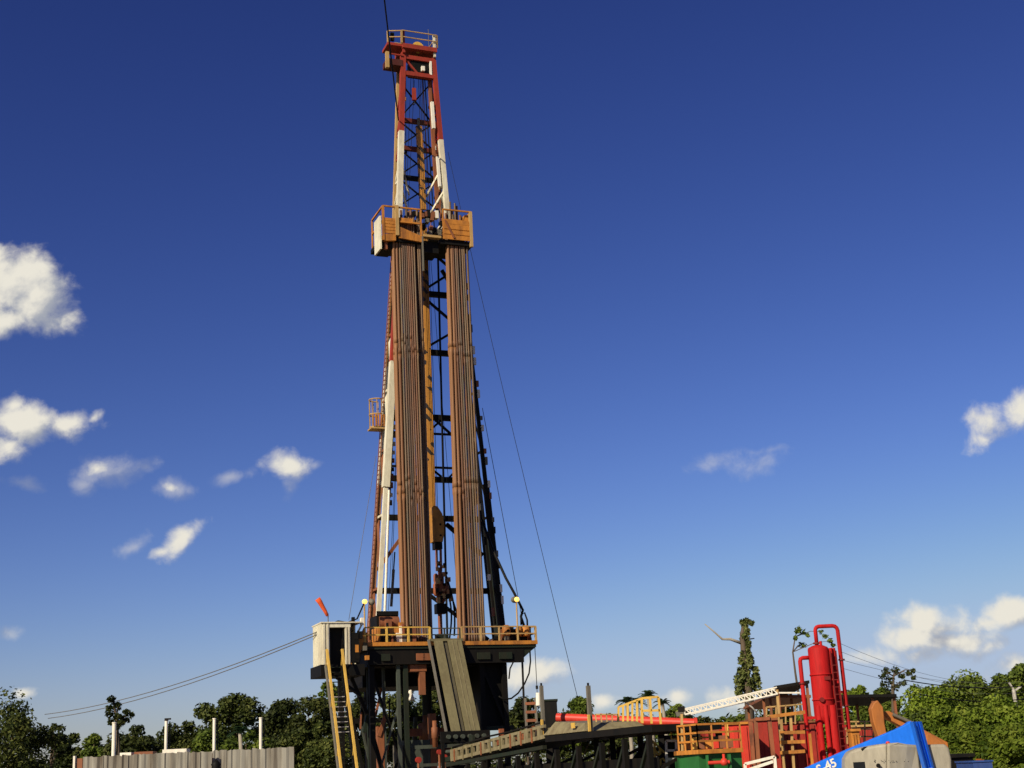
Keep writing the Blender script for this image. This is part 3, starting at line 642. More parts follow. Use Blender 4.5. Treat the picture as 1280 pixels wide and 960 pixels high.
MB().lathe((4.1, -4.0, DZ + .3), [(.16, 0), (.2, .1), (.2, .5), (.1, .6)], 10).build('pump_body', ora, tong)
MB().lathe((4.55, -4.0, DZ + .3), [(.2, 0), (.24, .1), (.24, .55), (.12, .65)], 10).build('pump_body', ora, tong)
MB().path([(4.5, -3.9, DZ + .9), (4.35, -3.8, DZ + 1.5), (4.5, -3.8, DZ + 1.9), (4.25, -3.8, DZ + 2.4), (3.95, -3.8, DZ + 3.0), (3.55, -3.6, DZ + 3.9), (3.35, -2, DZ + 6), (3.2, -.8, DZ + 8)], .085, 6).build('hose', blk, tong)
MB().path([(4.7, -3.9, DZ + .8), (4.75, -3.8, DZ + 1.3), (4.6, -3.8, DZ + 1.75), (4.35, -3.8, DZ + 1.6), (4.3, -3.9, DZ + 1.0)], .06, 6).build('hose', blk, tong)
bx = thing('control_box', 'dark green control box behind the middle floor railing', 'box', (-1.2, -3.4, DZ))
MB().box(-1.1, -.4, -3.9, -3.4, DZ, DZ + .5).build('box_body', blk, bx); MB().box(-1.05, -.45, -3.92, -3.9, DZ + .1, DZ + .4).build('box_door', dgreen, bx)
# lamps
def floor_lamp(p, h, label, tilt):
    t = thing('flood_lamp', label, 'lamp', p)
    p = V(p); MB().tube(p, p + V(0, 0, h), .05, n=8).build('lamp_post', tanp, t)
    c = p + V(0, -.05, h + .14); MB().lathe(c - V(tilt, -.12, 0), [(.08, 0), (.18, .08), (.2, .17)], 14, axis=(tilt, -1, -.1)).build('reflector', grey, t)
    MB().lathe(c - V(0, .06, 0), [(.02, -.15), (.12, -.11), (.165, 0), (.12, .11), (.02, .15)], 14).build('lamp_glass', lampm, t)
floor_lamp((3.93, -4.2, DZ), 2.35, 'glowing round flood lamp on a thin post at the right floor railing', .2)
floor_lamp((-5.35, -3.2, DZ), 2.35, 'glowing round flood lamp on a thin post left of the mast foot', -.5)

# ---- doghouse
dh = thing('doghouse_cabin', 'cream corrugated metal cabin with dark doorway left of the drill floor', 'cabin', (-7.3, -4, 8.2))
X0, X1, Y0, Y1, Z0, Z1 = -8.33, -6.13, -5.0, -2.9, 8.35, 10.68
m = MB()
m.box(X0 + .04, X0 + .3, Y0 + .04, Y0 + .1, Z0, Z1)
def corr(m, a, b, z0, z1, nrm, n, d=.06):
    a, b, nrm = V(a), V(b), V(nrm)
    for i in range(n):
        p, q = a.lerp(b, (i + .12) / n), a.lerp(b, (i + .62) / n)
        m.hexa([p, q, q + nrm * d * .05, p + nrm * d * .05], [p + V(0, 0, z1 - z0), q + V(0, 0, z1 - z0), q + V(0, 0, z1 - z0) + nrm * d, p + V(0, 0, z1 - z0) + nrm * d]) if False else m.hexa([p, q, q + nrm * d, p + nrm * d], [x + V(0, 0, z1 - z0) for x in (p, q, q + nrm * d, p + nrm * d)])
    m.hexa([a - nrm * .08, b - nrm * .08, b, a], [x + V(0, 0, z1 - z0) for x in (a - nrm * .08, b - nrm * .08, b, a)])
w1 = MB(); corr(w1, (X0, Y0, Z0), (-7.92, Y0, Z0), Z0, Z1, (0, -1, 0), 2); w1.build('wall_panel', cream, dh)
w2 = MB(); corr(w2, (-7.02, Y0, Z0), (-6.7, Y0, Z0), Z0, Z1 - .25, (0, -1, 0), 2); w2.build('wall_panel', cream, dh)
w4 = MB(); corr(w4, (X0 - .02, Y0 + .02, Z0), (X0 - .02, Y1, Z0), Z0, Z1, (-1, 0, 0), 9); w4.build('wall_panel', cream, dh)
MB().box(X0, -6.2, Y1 - .08, Y1, Z0, Z1).build('wall_panel', cream, dh)
MB().box(X1 - .08, X1, Y0 + 1.0, Y1 - .1, Z0, Z1).build('wall_panel', cream, dh)
MB().box(-7.92, -6.7, Y0 - .03, Y0 + .06, Z1 - .24, Z1).build('door_lintel', cream, dh)
MB().box(X0 - .1, X1 + .1, Y0 - .1, Y1 + .1, Z1 + .003, Z1 + .07).build('roof', cream, dh)
MB().box(-7.9, -7.04, Y0 + .5, Y0 + .55, Z0, Z1 - .25).build('door', blk, dh)  # black sheet set back in the doorway, painting its unlit interior
MB().box(-6.68, -6.2, Y0 + .02, Y0 + .4, Z0 + .1, Z1 - .55).build('tool_rack', blk, dh)
MB().box(X0 - .15, X1 + .2, Y0 - .15, Y1 + .3, 7.72, Z0 - .004).build('skid_base', blk, dh)
MB().bar((-7.6, -4.9, 7.7), (-6.0, -4.4, 6.6), .16).build('support_brace', blk, dh)
MB().bar((-6.2, -3.2, 7.7), (-5.3, -3.2, 5.6), .2).build('support_brace', blk, dh)
for i in range(10):
    x = -6.6 + .85 * random.random(); z = 8.5 + 2.1 * random.random()
    MB().box(x, x + .15 + .2 * random.random(), -5.02 + .1 * random.random(), -4.7, z, z + .2 + .25 * random.random()).build('hose_bundle' if i % 2 else 'valve', random.choice([blk, blk, grey, white, ora]), dh)
MB().path([(-7.6, -4.5, 10.72), (-7.3, -4.5, 10.85), (-6.7, -4.4, 10.78), (-6.1, -4.3, 11.0), (-5.6, -4.0, 11.9)], .045, 6).build('cable', blk, dh)
# orange side stair between the cabin and the floor
ss = thing('side_stair', 'short orange panelled stair leading from the drill floor down to the cabin', 'stair', (-6, -4.4, 8.3))
MB().hexa([(-6.55, -4.5, 8.1), (-6.55, -4.35, 8.1), (-5.75, -4.35, 9.5), (-5.75, -4.5, 9.5)], [(-6.55, -4.5, 8.9), (-6.55, -4.35, 8.9), (-5.75, -4.35, 10.45), (-5.75, -4.5, 10.45)]).build('side_panel', ora, ss)
MB().bar((-6.6, -4.5, 9.3), (-5.75, -4.5, 10.9), .09).build('handrail', cream, ss)
MB().bar((-6.1, -4.5, 9.0), (-6.1, -4.5, 10.3), .12).build('rail_post', tanp, ss)
MB().bar((-6.45, -4.5, 8.4), (-6.45, -4.5, 9.6), .12).build('rail_post', cream, ss)
# windsock
wsk = thing('windsock', 'orange windsock on a pole above the cream cabin', 'windsock', (-8.2, -4, 10.75))
MB().tube((-7.75, -4.0, 10.75), (-7.75, -4.0, 11.35), .03, n=6).build('pole', grey, wsk)
MB().path([(-7.78, -4, 11.2), (-7.9, -4, 11.45), (-8.08, -4, 11.75), (-8.22, -4, 12.0), (-8.36, -4, 12.2)], .09, 10, .17).build('sock', sock, wsk)
# steep stair
stair = thing('access_stair', 'steep narrow stair with long yellow handrails climbing to the cream cabin', 'stair', (-7.8, -8, 0))
ST0, ST1 = V(-7.8, -5.25, 8.3), V(-7.55, -8.0, 0)
def sp_(f, dx): p = ST0.lerp(ST1, f); return p + V(dx, 0, 0)
for dx in (-.44, .44):
    a, b = sp_(0, dx), sp_(1, dx)
    MB().bar(a + V(0, -.35, .85), b + V(0, -.25, .75), .125, .11).build('handrail', yel, stair)
    MB().bar(a, b, .08, .22).build('stringer', grey if dx < 0 else blk, stair)
for i in range(30):
    p = sp_((i + .5) / 30, 0); MB().box(p.x - .4, p.x + .4, p.y - .12, p.y + .12, p.z - .02, p.z + .02).build('tread', conc if 5 < i < 14 else dgreen, stair)  # paler upper treads: sunlight on the steps put into their colour
for f in (.02, .3, .62, .9):
    for dx in (-.44, .44):
        p = sp_(f, dx); MB().bar(p, p + V(0, -.3, .82), .05).build('rail_post', yel, stair)

# ---- V-door ramp
rp = thing('pipe_ramp', 'wide olive grey steel ramp sloping from the drill floor to the catwalk', 'ramp', (-.9, -7.3, 4))
def ramp_strip(x0, x1, lift, th, mt, name):
    a, b = V(x0, -4.55 - lift, 9.68), V(x0, -7.3 - lift, 4.15)
    w = V(x1 - x0, 0, 0); t = V(0, th, th * .4)
    MB().hexa([b, b + w, b + w + t, b + t], [a, a + w, a + w + t, a + t]).build(name, mt, rp)
ramp_strip(-1.98, -1.84, .18, .14, grey, 'edge_rail')
ramp_strip(-1.56, -1.02, .06, .12, olive, 'ramp_panel')
ramp_strip(-.72, .14, .10, .12, olive, 'ramp_panel')
ramp_strip(-.99, -.72, -.08, .1, paint('dark_olive', (.085, .075, .045), .4, (.04, .03, .02)), 'trough_panel')
ramp_strip(-1.83, .05, -.2, .1, blk, 'ramp_back')
ramp_strip(-.46, -.42, .125, .03, olive2, 'wear_strip'); ramp_strip(-.2, -.16, .125, .03, olive2, 'wear_strip')

# ---- well centre stack under the floor
bop = thing('blowout_preventer', 'rusty blowout preventer stack standing under the drill floor', 'valve stack', (0.0, 0, 0))
MB().lathe((-.6, 0, 2.2), [(.5, 0), (.5, .5), (.35, .5), (.35, .9), (.6, .9), (.6, 1.5), (.35, 1.5), (.35, 1.9), (.55, 1.9), (.6, 2.9), (.3, 3.0), (.3, 3.4)], 16).build('stack_body', rust, bop)
MB().tube((-.6, 0, 5.6), (-.6, 0, 8.3), .3, n=12).build('bell_nipple', dgreen, bop)
MB().tube((-.6, 0, 0), (-.6, 0, 2.2), .28, n=12).build('casing', rust, bop)
for z in (3.35, 4.6):
    MB().box(-1.9, .7, -.3, .3, z - .22, z + .22).build('ram_housing', rust_red, bop)
bell = MB().lathe((-2.6, -3.0, 6.35), [(.26, 0), (.22, .15), (.12, .5), (.1, .62)], 12).build('funnel', white, None, 'small white funnel hanging under the drill floor left of the ramp', 'funnel')
MB().lathe((-1.55, -4.2, 3.6), [(.16, 0), (.16, .5), (.2, .52), (.2, 1.1), (.13, 1.15), (.13, 1.5)], 12).build('rusty_pipe', rust, None, 'short rusty upright pipe at the foot of the steel ramp', 'pipe')
# red valves low down
for (px, py, r_) in ((523, 950, .17), (549, 940, .14), (556, 946, .13)):
    p = rl(px, py, -5)
    v_ = thing('red_valve', {523: 'leftmost red valve wheel low under the drill floor', 549: 'middle red valve wheel low under the drill floor', 556: 'red valve wheel low beside the ramp foot'}[px], 'valve', p)
    MB().tube(p + V(0, .1, 0), p + V(0, -.1, 0), r_, n=14).build('hand_wheel', tank_red, v_); MB().tube((p.x, p.y, 0), p + V(0, 0, -r_ * .5), .07, n=8).build('stem_pipe', rust, v_)
# brush of pipes and boxes between legs
for k, (px, py, w, h, mt) in enumerate(((497, 938, .5, .6, grey), (520, 928, 1.6, .25, ggreen), (540, 905, .4, 1.2, rust), (475, 925, .4, 1.6, rust), (570, 948, 1.4, .5, blk))):
    p = rl(px, py, -2.5)
    MB().box(p.x - w / 2, p.x + w / 2, p.y - .2, p.y + .2, 0, p.z + h / 2).build('pump_skid', mt, None, ['grey pump skid between the green rig columns', 'long grey green skid under the drill floor', 'tall rusty skid tank beneath the floor beside the ramp', 'narrow rusty skid tank behind the left rig columns', 'low black skid at the ramp foot'][k], 'skid')
# hanging hoses and pipes under the right overhang
hg = thing('hanging_pipe', 'dark vertical pipe hanging under the right floor overhang with hose loop', 'pipe', (4.15, -4, 5))
MB().tube((4.18, -4.0, 5.0), (4.22, -4.0, 8.8), .07, n=8).build('pipe_body', blk, hg)
MB().tube((4.18, -4.0, 5.6), (4.18, -4.0, 6.1), .13, n=8).build('coupling', blk, hg)
MB().path([(4.75, -4.0, 9.1), (4.75, -4.0, 8.4), (4.62, -4.0, 7.7), (4.3, -4, 7.1), (3.85, -4, 6.55), (3.4, -4, 6.25), (2.9, -4, 6.2), (2.6, -4, 6.4)], .05, 6).build('hose', blk, hg)
MB().path([(4.7, -4.0, 9.0), (4.2, -4.0, 8.6), (3.7, -4, 8.5), (3.4, -4, 8.0), (3.3, -4, 7.4)], .045, 6).build('hose', blk, hg)
hg2 = thing('hanging_line', 'thin weighted line hanging from the outer right floor corner', 'line', (4.95, -4, 5))
MB().tube((5.0, -4.2, 5.1), (5.0, -4.2, 9.2), .022, n=5).build('line_body', blk, hg2); MB().tube((5.0, -4.2, 6.75), (5.0, -4.2, 6.95), .08, n=8).build('weight', blk, hg2)

# ---- catwalk
cw = thing('pipe_catwalk', 'long olive catwalk on a dark trestle rising away from the ramp foot', 'catwalk', (-.9, -20, 0))
XL, XR = -2.35, .75
def side_beam(x, ya, yb, za, zb, h, name, mt):
    m = MB(); n = 16; a, b = V(x, ya, za), V(x, yb, zb)
    m.hexa([a, b, b + V(.12, 0, 0), a + V(.12, 0, 0)], [p + V(0, 0, h * .28) for p in (a, b, b + V(.12, 0, 0), a + V(.12, 0, 0))])
    a2, b2 = a + V(0, 0, h * .78), b + V(0, 0, h * .78)
    m.hexa([a2, b2, b2 + V(.12, 0, 0), a2 + V(.12, 0, 0)], [p + V(0, 0, h * .22) for p in (a2, b2, b2 + V(.12, 0, 0), a2 + V(.12, 0, 0))])
    for i in range(n):
        w = .16 + .5 * random.random()
        p, q = a.lerp(b, i / n), a.lerp(b, min(1, (i + w) / n))
        lo_, hi_ = V(0, 0, h * .28), V(0, 0, h * .78)
        m.hexa([p + lo_, q + lo_, q + lo_ + V(.12, 0, 0), p + lo_ + V(.12, 0, 0)], [p + hi_, q + hi_, q + hi_ + V(.12, 0, 0), p + hi_ + V(.12, 0, 0)])
    m.build(name, mt, cw)
side_beam(XL, -9.2, -22.6, 2.72, 3.42, .62, 'side_beam', olive2)
side_beam(XR, -9.2, -22.6, 2.9, 3.42, .62, 'side_beam', olive2)
MB().hexa([(XL + .14, -7.4, 2.7), (XR - .02, -7.4, 2.7), (XR - .02, -22.6, 3.35), (XL + .14, -22.6, 3.35)], [(XL + .14, -7.4, 2.95), (XR - .02, -7.4, 2.95), (XR - .02, -22.6, 3.6), (XL + .14, -22.6, 3.6)]).build('deck', dgreen, cw)
MB().hexa([(XL - .1, -8.6, 2.45), (XL + .1, -8.6, 2.45), (XL + .1, -22.6, 2.95), (XL - .1, -22.6, 2.95)], [(XL - .1, -8.6, 2.62), (XL + .1, -8.6, 2.62), (XL + .1, -22.6, 3.12), (XL - .1, -22.6, 3.12)]).build('lower_chord', dgreen, cw)
MB().box(XL, XR, -33.5, -22.7, 3.25, 3.52).build('platform_deck', blk, cw)
MB().hexa([(XL - .05, -27.2, 3.55), (XL - .05, -22.6, 3.55), (XR, -22.6, 3.55), (XR, -27.2, 3.55)], [(XL + .3, -26.6, 3.9), (XL + .3, -23.3, 4.12), (XR - .3, -23.3, 4.12), (XR - .3, -26.6, 3.9)]).build('cover_plate', olive2, cw)
MB().box(XL - .08, XL - .052, -26.3, -25.9, 3.72, 3.95).build('warning_plate', yel, cw)
for i, y in enumerate((-9.5, -12, -14.4, -16.8, -19.2, -21.6, -24, -26.4, -28.8, -31, -33.2)):
    top = 2.45 + (-8.6 - y) / 24.9 * .7
    for x in (XL, XR):
        MB().bar((x, y, 0), (x, y, top), .2).build('trestle_leg', blk, cw)
    MB().bar((XL, y, top * .55), (XR, y, top * .95), .12).build('trestle_brace', blk, cw)
    if i < 10: MB().bar((XL, y, .1), (XL, y - 2.2, top - .1), .12).build('trestle_brace', dgreen, cw)
MB().box(XL + .3, XL + .34, -33.3, -9.6, 0.05, 2.3).build('skirt_plate', blk, cw)
for i in range(26):
    y = -9.5 - 13 * random.random(); x = random.choice([XL + .25, XL + .3, XL + .9, -.2, .4]); z0 = 2.95 + (-7.4 - y) / 15.2 * .65
    l = .15 + .5 * random.random(); MB().box(x, x + .12 + .2 * random.random(), y, y + l, z0, z0 + .35 + .55 * random.random()).build('fitting', random.choice([blk, grey, dgreen, rust, olive, grey, rust_red]), cw)
for i in range(9):
    y = -10 - 1.4 * i; z0 = 2.75 + (-9.2 - y) / 13.4 * .7
    MB().box(XL - .06, XL - .003, y, y + .09, z0 - .1, z0 + .55).build('stiffener', random.choice([olive2, olive, rust]), cw)
MB().path([(XL + .1, -9.4, 3.45), (XL + .15, -12, 3.62), (XL + .05, -15, 3.8), (XL + .2, -18, 3.92), (XL + .1, -22, 4.15)], .05, 6).build('hose', blk, cw)
# roller rack with round pipe ends at the ramp foot
rr_ = thing('pipe_rack', 'black rack with a row of round pipe ends at the ramp foot', 'pipe rack', (-1, -8, 0))
MB().box(-2.4, .5, -7.9, -7.7, 3.75, 4.35).build('rack_beam', blk, rr_)
for x in (-2.3, .4):
    MB().bar((x, -7.8, 0), (x, -7.8, 3.74), .16).build('rack_leg', blk, rr_)
for i in range(6):
    MB().tube((-2.0 + i * .42, -8.05, 4.05), (-2.0 + i * .42, -7.45, 4.05), .12, n=12).build('pipe_end', ggreen, rr_)
for i in range(4):
    MB().tube((-2.2 + i * .28, -9.0, 3.25), (-2.2 + i * .28, -8.2, 3.25), .1, n=10).build('pipe_end', ggreen, rr_)
# posts on the catwalk
def on_cw(px, py, x): # find depth for given local x
    lo, hi = -34., -7.
    for _ in range(40):
        mid = (lo + hi) / 2
        if rl(px, py, mid).x > x: hi = mid
        else: lo = mid
    return rl(px, py, (lo + hi) / 2)
def cw_post(px, ptop, pbot, x, mt, label, w=.26, foot=True):
    b_ = on_cw(px, pbot, x); t_ = rl(px, ptop, b_.y)
    h = t_.z - b_.z
    t = thing('catwalk_post', label, 'post', (x, b_.y, b_.z))
    MB().bar((x, b_.y, 3.5), (x, b_.y, t_.z), w).build('post_body', mt, t)
    if foot: MB().bar((x - .1, b_.y - .1, 3.5), (x - .1, b_.y - .1, 3.5 + h * .45), .1).build('yellow_foot', yel, t)
    MB().tube((x, b_.y, t_.z), (x, b_.y, t_.z + .12), .05, n=8).build('lifting_pin', blk, t)
cw_post(679, 857, 905, -2.1, grey, 'grey steel post with yellow foot on the catwalk nearest the rig', .15)
cw_post(738, 857, 905, -2.1, grey, 'grey steel post with yellow foot midway along the catwalk', .16)
FRAME = Matrix.Identity(4)
wcy = MB().tube(at(673, 882, 71), at(673, 866, 71), .13, n=12).build('white_cylinder', white, None, 'short white cylinder standing beside a grey catwalk post', 'cylinder')
ib = thing('rusty_frame_box', 'rusty open steel frame box left of the grey catwalk post', 'frame', at(663, 908, 74))
a = at(658, 908, 74); b = at(669, 872, 74)
for x in (a.x, b.x): MB().bar((x, 74, a.z - 1.5), (x, 74, b.z), .13).build('upright', grey, ib)
for f in (.2, .5, .8): MB().bar((a.x, 74, a.z + (b.z - a.z) * f), (b.x, 74, a.z + (b.z - a.z) * f), .14).build('crossbar', rust, ib)
db_ = thing('dark_tank', 'dark ribbed tank behind the grey catwalk posts', 'tank', at(686, 905, 76))
a = at(681, 905, 76); b = at(696, 876, 76); MB().box(a.x, b.x, 76, 77.5, 0, b.z).build('tank_body', blk, db_)
MB().box(a.x - .05, b.x + .05, 75.95, 77.55, b.z + .003, b.z + .1).build('tank_lid', dgreen, db_)

# ---- cables
FRAME = RIG
cable('guy_wire', rl(588, 312, -2.4), rl(722, 872, -14), .016, blk, 'long thin guy wire from the racking board down to the catwalk', 'cable', 0.3)
cable('guy_wire', rl(560, 190, -.6), rl(576, 262, -2), .014, blk, 'short thin guy wire beside the upper right mast leg', 'cable')
cable('guy_wire', rl(603, 510, -.6), rl(652, 770, -4), .02, blk, 'thin guy wire from the right mast leg to the floor corner', 'cable')
cable('guy_wire', rl(470, 570, .8), rl(436, 775, .5), .016, grey, 'thin guy wire from the left mast leg to behind the cabin', 'cable')
FRAME = Matrix.Identity(4)
pA = RIG @ rl(498, 150, -.7)
cable('overhead_cable', pA, at(476, -40, 70), .05, blk, 'thick black cable rising from the upper mast out of view', 'cable')
dA = RIG @ V(-8.4, -4, 10.3)
for k in (0, 1):
    cable('power_cable', dA - V(0, 0, .15 * k), at(56 + 4 * k, 893 + 5 * k, 130), .03, grey, 'upper grey power cable sagging left from the cabin to the trees' if k == 0 else 'lower grey power cable sagging left from the cabin to the trees', 'cable', .7)

# ================================================================== RIGHT-HAND SIDE
# mud gas separator
SY = 60
def s(px, py, dy=0): return at(px, py, SY + dy)
sepb = s(1040, 950)
sep = thing('gas_separator', 'tall red vertical gas separator tank with looped vent pipes', 'tank', (sepb.x, SY, 0))
c = s(1032, 880); ztop = s(1022, 808).z; zb = s(1035, 905).z
r_ = (s(1034, 840) - s(1010, 840)).x / 2 + .03
xc = c.x - .08
MB().lathe((xc, SY, zb), [(r_ * .5, 0), (r_ * .9, .18), (r_, .34), (r_, ztop - zb - .12), (r_ * .93, ztop - zb - .05), (r_ * .6, ztop - zb + .02), (.12, ztop - zb + .06)], 24).build('vessel', sepr, sep)
for z_ in (.3, .62):
    zz_ = zb + (ztop - zb) * z_; MB().lathe((xc, SY, zz_), [(r_ + .002, 0), (r_ + .03, .005), (r_ + .03, .07), (r_ + .002, .075)], 24).build('weld_band', sepr, sep)
for dx, dy, rr in ((-.30, -.25, .13), (-.02, -.38, .10), (.27, -.25, .19), (.2, .35, .1), (-.25, .35, .1)):
    MB().tube((xc + dx, SY + dy, 0), (xc + dx, SY + dy, zb + .75), rr, n=12).build('leg', sepr, sep)
for dx, dy in ((.50, -.1), (.66, .05)):
    MB().tube((xc + dx, SY + dy, .4), (xc + dx, SY + dy, ztop - .1), .085, n=10).build('side_pipe', sepr, sep)
MB().box(xc + .45, xc + .75, SY - .1, SY + .1, zb + 1.6, zb + 1.75).build('pipe_bracket', sepr, sep)
g0, g1, g2, g3 = s(1021, 806), s(1021, 788), s(1047, 788), s(1064, 938)
pts = [V(g0.x, SY, g0.z), V(g0.x, SY, g1.z)] + [V(g0.x + .16 * (1 - math.cos(a)), SY, g1.z + .16 * math.sin(a)) for a in (.5, 1.0, 1.57)] + [V(g2.x - .2, SY, g1.z + .16)] + [V(g2.x - .2 + .2 * math.sin(a), SY, g1.z - .04 + .2 * math.cos(a)) for a in (.5, 1.0, 1.57)]
xr = (g2.x + g3.x) / 2
pts = [V(p.x + (.0 if i < 5 else 0), p.y, p.z) for i, p in enumerate(pts)] + [V(g2.x + .02, SY, 5.2), V(g2.x + .03, SY, 2.6), V(g2.x + .03, SY, .2)]
MB().path(pts, .085, 10).build('vent_pipe', sepr, sep)
h0, h1 = s(1012, 822), s(1000, 826)
MB().path([V(h0.x, SY, h0.z), V(h1.x + .12, SY, h0.z), V(h1.x + .03, SY, h0.z - .04), V(h1.x, SY, h0.z - .14), V(h1.x - .0, SY, 3.5), V(h1.x, SY, 1.0)], .09, 10).build('inlet_pipe', sepr, sep)
for z_ in (3.2, 4.6): MB().bar((xc + .5, SY, z_), (g2.x, SY, z_), .1).build('pipe_bracket', sepr, sep)
MB().bar((h1.x, SY, 3.6), (xc - .4, SY, 3.6), .12).build('pipe_bracket', sepr, sep)
MB().tube((xc + .1, SY - .2, ztop), (xc + .1, SY - .2, ztop + .2), .06, n=8).build('lifting_lug', sepr, sep)
dred = paint('separator_dark_red', (.16, .012, .010), .5, (.06, .02, .014))
for z_ in (5.9, 4.0, 2.4):
    MB().tube((g2.x + .03, SY, z_), (g2.x + .03, SY, z_ + .06), .14, n=12).build('flange', dred, sep); MB().tube((h1.x, SY, z_ - .9), (h1.x, SY, z_ - .84), .14, n=12).build('flange', dred, sep)
MB().tube((V(g0.x, SY, ztop + .1)), V(g0.x, SY, ztop + .17), .15, n=12).build('flange', dred, sep)
MB().box(xc + .05, xc + .3, SY - r_ - .02, SY - r_ + .06, 5.1, 5.25).build('name_plate', dred, sep)
MB().tube((xc - .15, SY - r_ - .1, 4.3), (xc - .15, SY - r_ + .1, 4.3), .1, n=10).build('manhole_nozzle', dred, sep)
for i in range(16):
    MB().bar((xc + .44, SY - .32, 1.2 + i * .3), (xc + .68, SY - .32, 1.2 + i * .3), .03).build('ladder_rung', dred, sep)
for x in (xc + .44, xc + .68): MB().bar((x, SY - .32, .9), (x, SY - .32, 6.3), .045).build('ladder_rail', dred, sep)

# boom lift
BY = 34
def b(px, py, dy=0): return at(px, py, BY + dy)
lift = thing('boom_lift', 'parked boom lift with blue boom and beige engine cover beside bushes', 'boom lift', (b(1110, 960).x, BY, 0))
# engine cover (beige, rounded)
def rounded(px_list, dy, depth, name, mt, bev=.06):
    poly = [b(px, py, dy) for px, py in px_list]
    m = MB().prism(poly, (0, depth, 0)); o = m.build(name, mt, lift)
    bv = o.modifiers.new('bevel', 'BEVEL'); bv.width = bev; bv.segments = 3; bv.limit_method = 'ANGLE'
    return o
low = 1090
bm_pts = [(1062, low), (1063, 948), (1068, 939), (1078, 935), (1098, 931), (1112, 929), (1124, 928), (1136, 930), (1147, 930), (1170, low)]
XC = b(1110, 940).x
def cover(pts, dy, depth, k, name='engine_cover', par=None):
    poly = [b(px, py, dy) for px, py in pts]; m = MB().prism(poly, (0, depth, 0))
    for v_ in m.v: v_.y += k * abs(v_.x - XC)
    o = m.build(name, beige, lift); bv = o.modifiers.new('bevel', 'BEVEL'); bv.width = .06; bv.segments = 3; bv.limit_method = 'ANGLE'
    return o
cov = cover([(1061, low), (1063, 948), (1068, 939), (1078, 935), (1098, 931), (1110, 929), (1112, low)], -.55, .8, .55)
cover([(1110.5, low), (1110, 929), (1124, 928), (1136, 930), (1151, 931), (1170, low)], -.55, .8, .35)
cov2 = rounded([(1148, low), (1146, 931), (1182, 930), (1187, 935), (1190, 950), (1192, low)], -.25, .9, 'counterweight', beige, .07)
p0, p1 = b(1067, 958, -.2), b(1084, 952, -.2)
MB().box(p0.x, p1.x, p0.y - .01, p0.y + .02, p0.z - .25, p1.z).build('vent_opening', glassd, cov)
p0 = b(1098, 957, -.47); MB().tube(p0 + V(0, .02, 0), p0 + V(0, -.012, 0), .05, n=12).build('latch', blk, cov)
p0 = b(1110, 930, -.3); MB().lathe(p0, [(.05, 0), (.05, .03), (.03, .06)], 10).build('beacon', flred, cov)
p0 = b(1081, 936, -.2); MB().path([p0 + V(-.08, 0, -.02), p0 + V(0, 0, .02), p0 + V(.1, 0, .02)], .028, 8).build('handle', blk, cov)
for i in range(14):
    px = 1090 + 50 * random.random(); p0 = b(px, 950 + 3 * random.random(), (-.55 + .55 * (XC - b(px, 950).x) if px < 1110 else -.55 + .35 * (b(px, 950).x - XC)) + .003 if px < 1150 else -.26)
    MB().box(p0.x, p0.x + .012 + .012 * random.random(), p0.y - .003, p0.y + .01, p0.z, p0.z + .012).build('vent_slot', blk, cov)
# boom: stands behind the cover
bo = rounded([(990, 968), (1062, 936), (1122, 911), (1132, 906), (1139, 901), (1152, 950), (1150, 985), (1062, 978), (1010, 1000)], .38, .3, 'boom', bluel, .02)
# upright: channel with a groove
pa, pb_, pc, pd = b(1141, 902, -.75), b(1155, 900, -.75), b(1173, 965, -.75), b(1158, 965, -.75)
dv = (pd - pa) * 3.0
UP = dv.normalized(); RT = V((pb_ - pa).length, (pb_ - pa).length * 1.15, 0)
col_ = MB()
def chan(f0, f1, y0, y1):
    q = [pa + RT * f0 + V(0, y0, 0), pa + RT * f1 + V(0, y0, 0), pa + RT * f1 + V(0, y1, 0), pa + RT * f0 + V(0, y1, 0)]
    col_.hexa([x + dv for x in q], q)
chan(0, .16, .0, .28); chan(.84, 1.12, .0, .28); chan(.16, .5, .06, .26); chan(.5, .58, .03, .26); chan(.58, .84, .06, .26)
col_.build('upright', bluel, lift)
p0 = pa + (pd - pa) * .93
MB().box(p0.x + .08, p0.x + .16, p0.y - .01, p0.y + .02, p0.z - .1, p0.z).build('reflector_plate', white, lift)
# chassis and wheels, below the picture
cxm = b(1120, 960).x
MB().box(cxm - 1.6, cxm + 1.6, BY - .6, BY + .9, .45, .95).build('chassis', blk, lift)
for dx in (-1.25, 1.25):
    for dy in (-.85, 1.0):
        w_ = MB().tube((cxm + dx, BY + dy - .15, .45), (cxm + dx, BY + dy + .15, .45), .45, n=24).build('wheel', blk, lift)
        MB().tube((cxm + dx, BY + dy - .17, .45), (cxm + dx, BY + dy + .17, .45), .22, n=16).build('rim', white, w_)
# lettering on the boom
fc = bpy.data.curves.new('boom_lettering', 'FONT'); fc.body = 'Genie S-45'; fc.size = .28; fc.extrude = .004; fc.align_x = 'RIGHT'; fc.offset = .006
fc.materials.append(white)
fo = bpy.data.objects.new('boom_lettering', fc); COL.objects.link(fo); fo.parent = lift
pe = b(1047, 957, .37)
ang = math.atan2((b(1047, 950).z - b(1025, 959).z), (b(1047, 950).x - b(1025, 959).x))
tme = None
fo.matrix_basis = ROOT[lift.name].inverted() @ Matrix.Translation(pe) @ Matrix.Rotation(math.pi / 2, 4, 'X') @ Matrix.Rotation(R(20), 4, 'Z')
bpy.context.view_layer.update()
tme = bpy.data.meshes.new_from_object(fo.evaluated_get(bpy.context.evaluated_depsgraph_get())); tme.materials.clear(); tme.materials.append(white)
to = bpy.data.objects.new('boom_lettering', tme); COL.objects.link(to); to.parent = lift; to.matrix_basis = fo.matrix_basis.copy(); bpy.data.objects.remove(fo); to.name = 'boom_lettering'

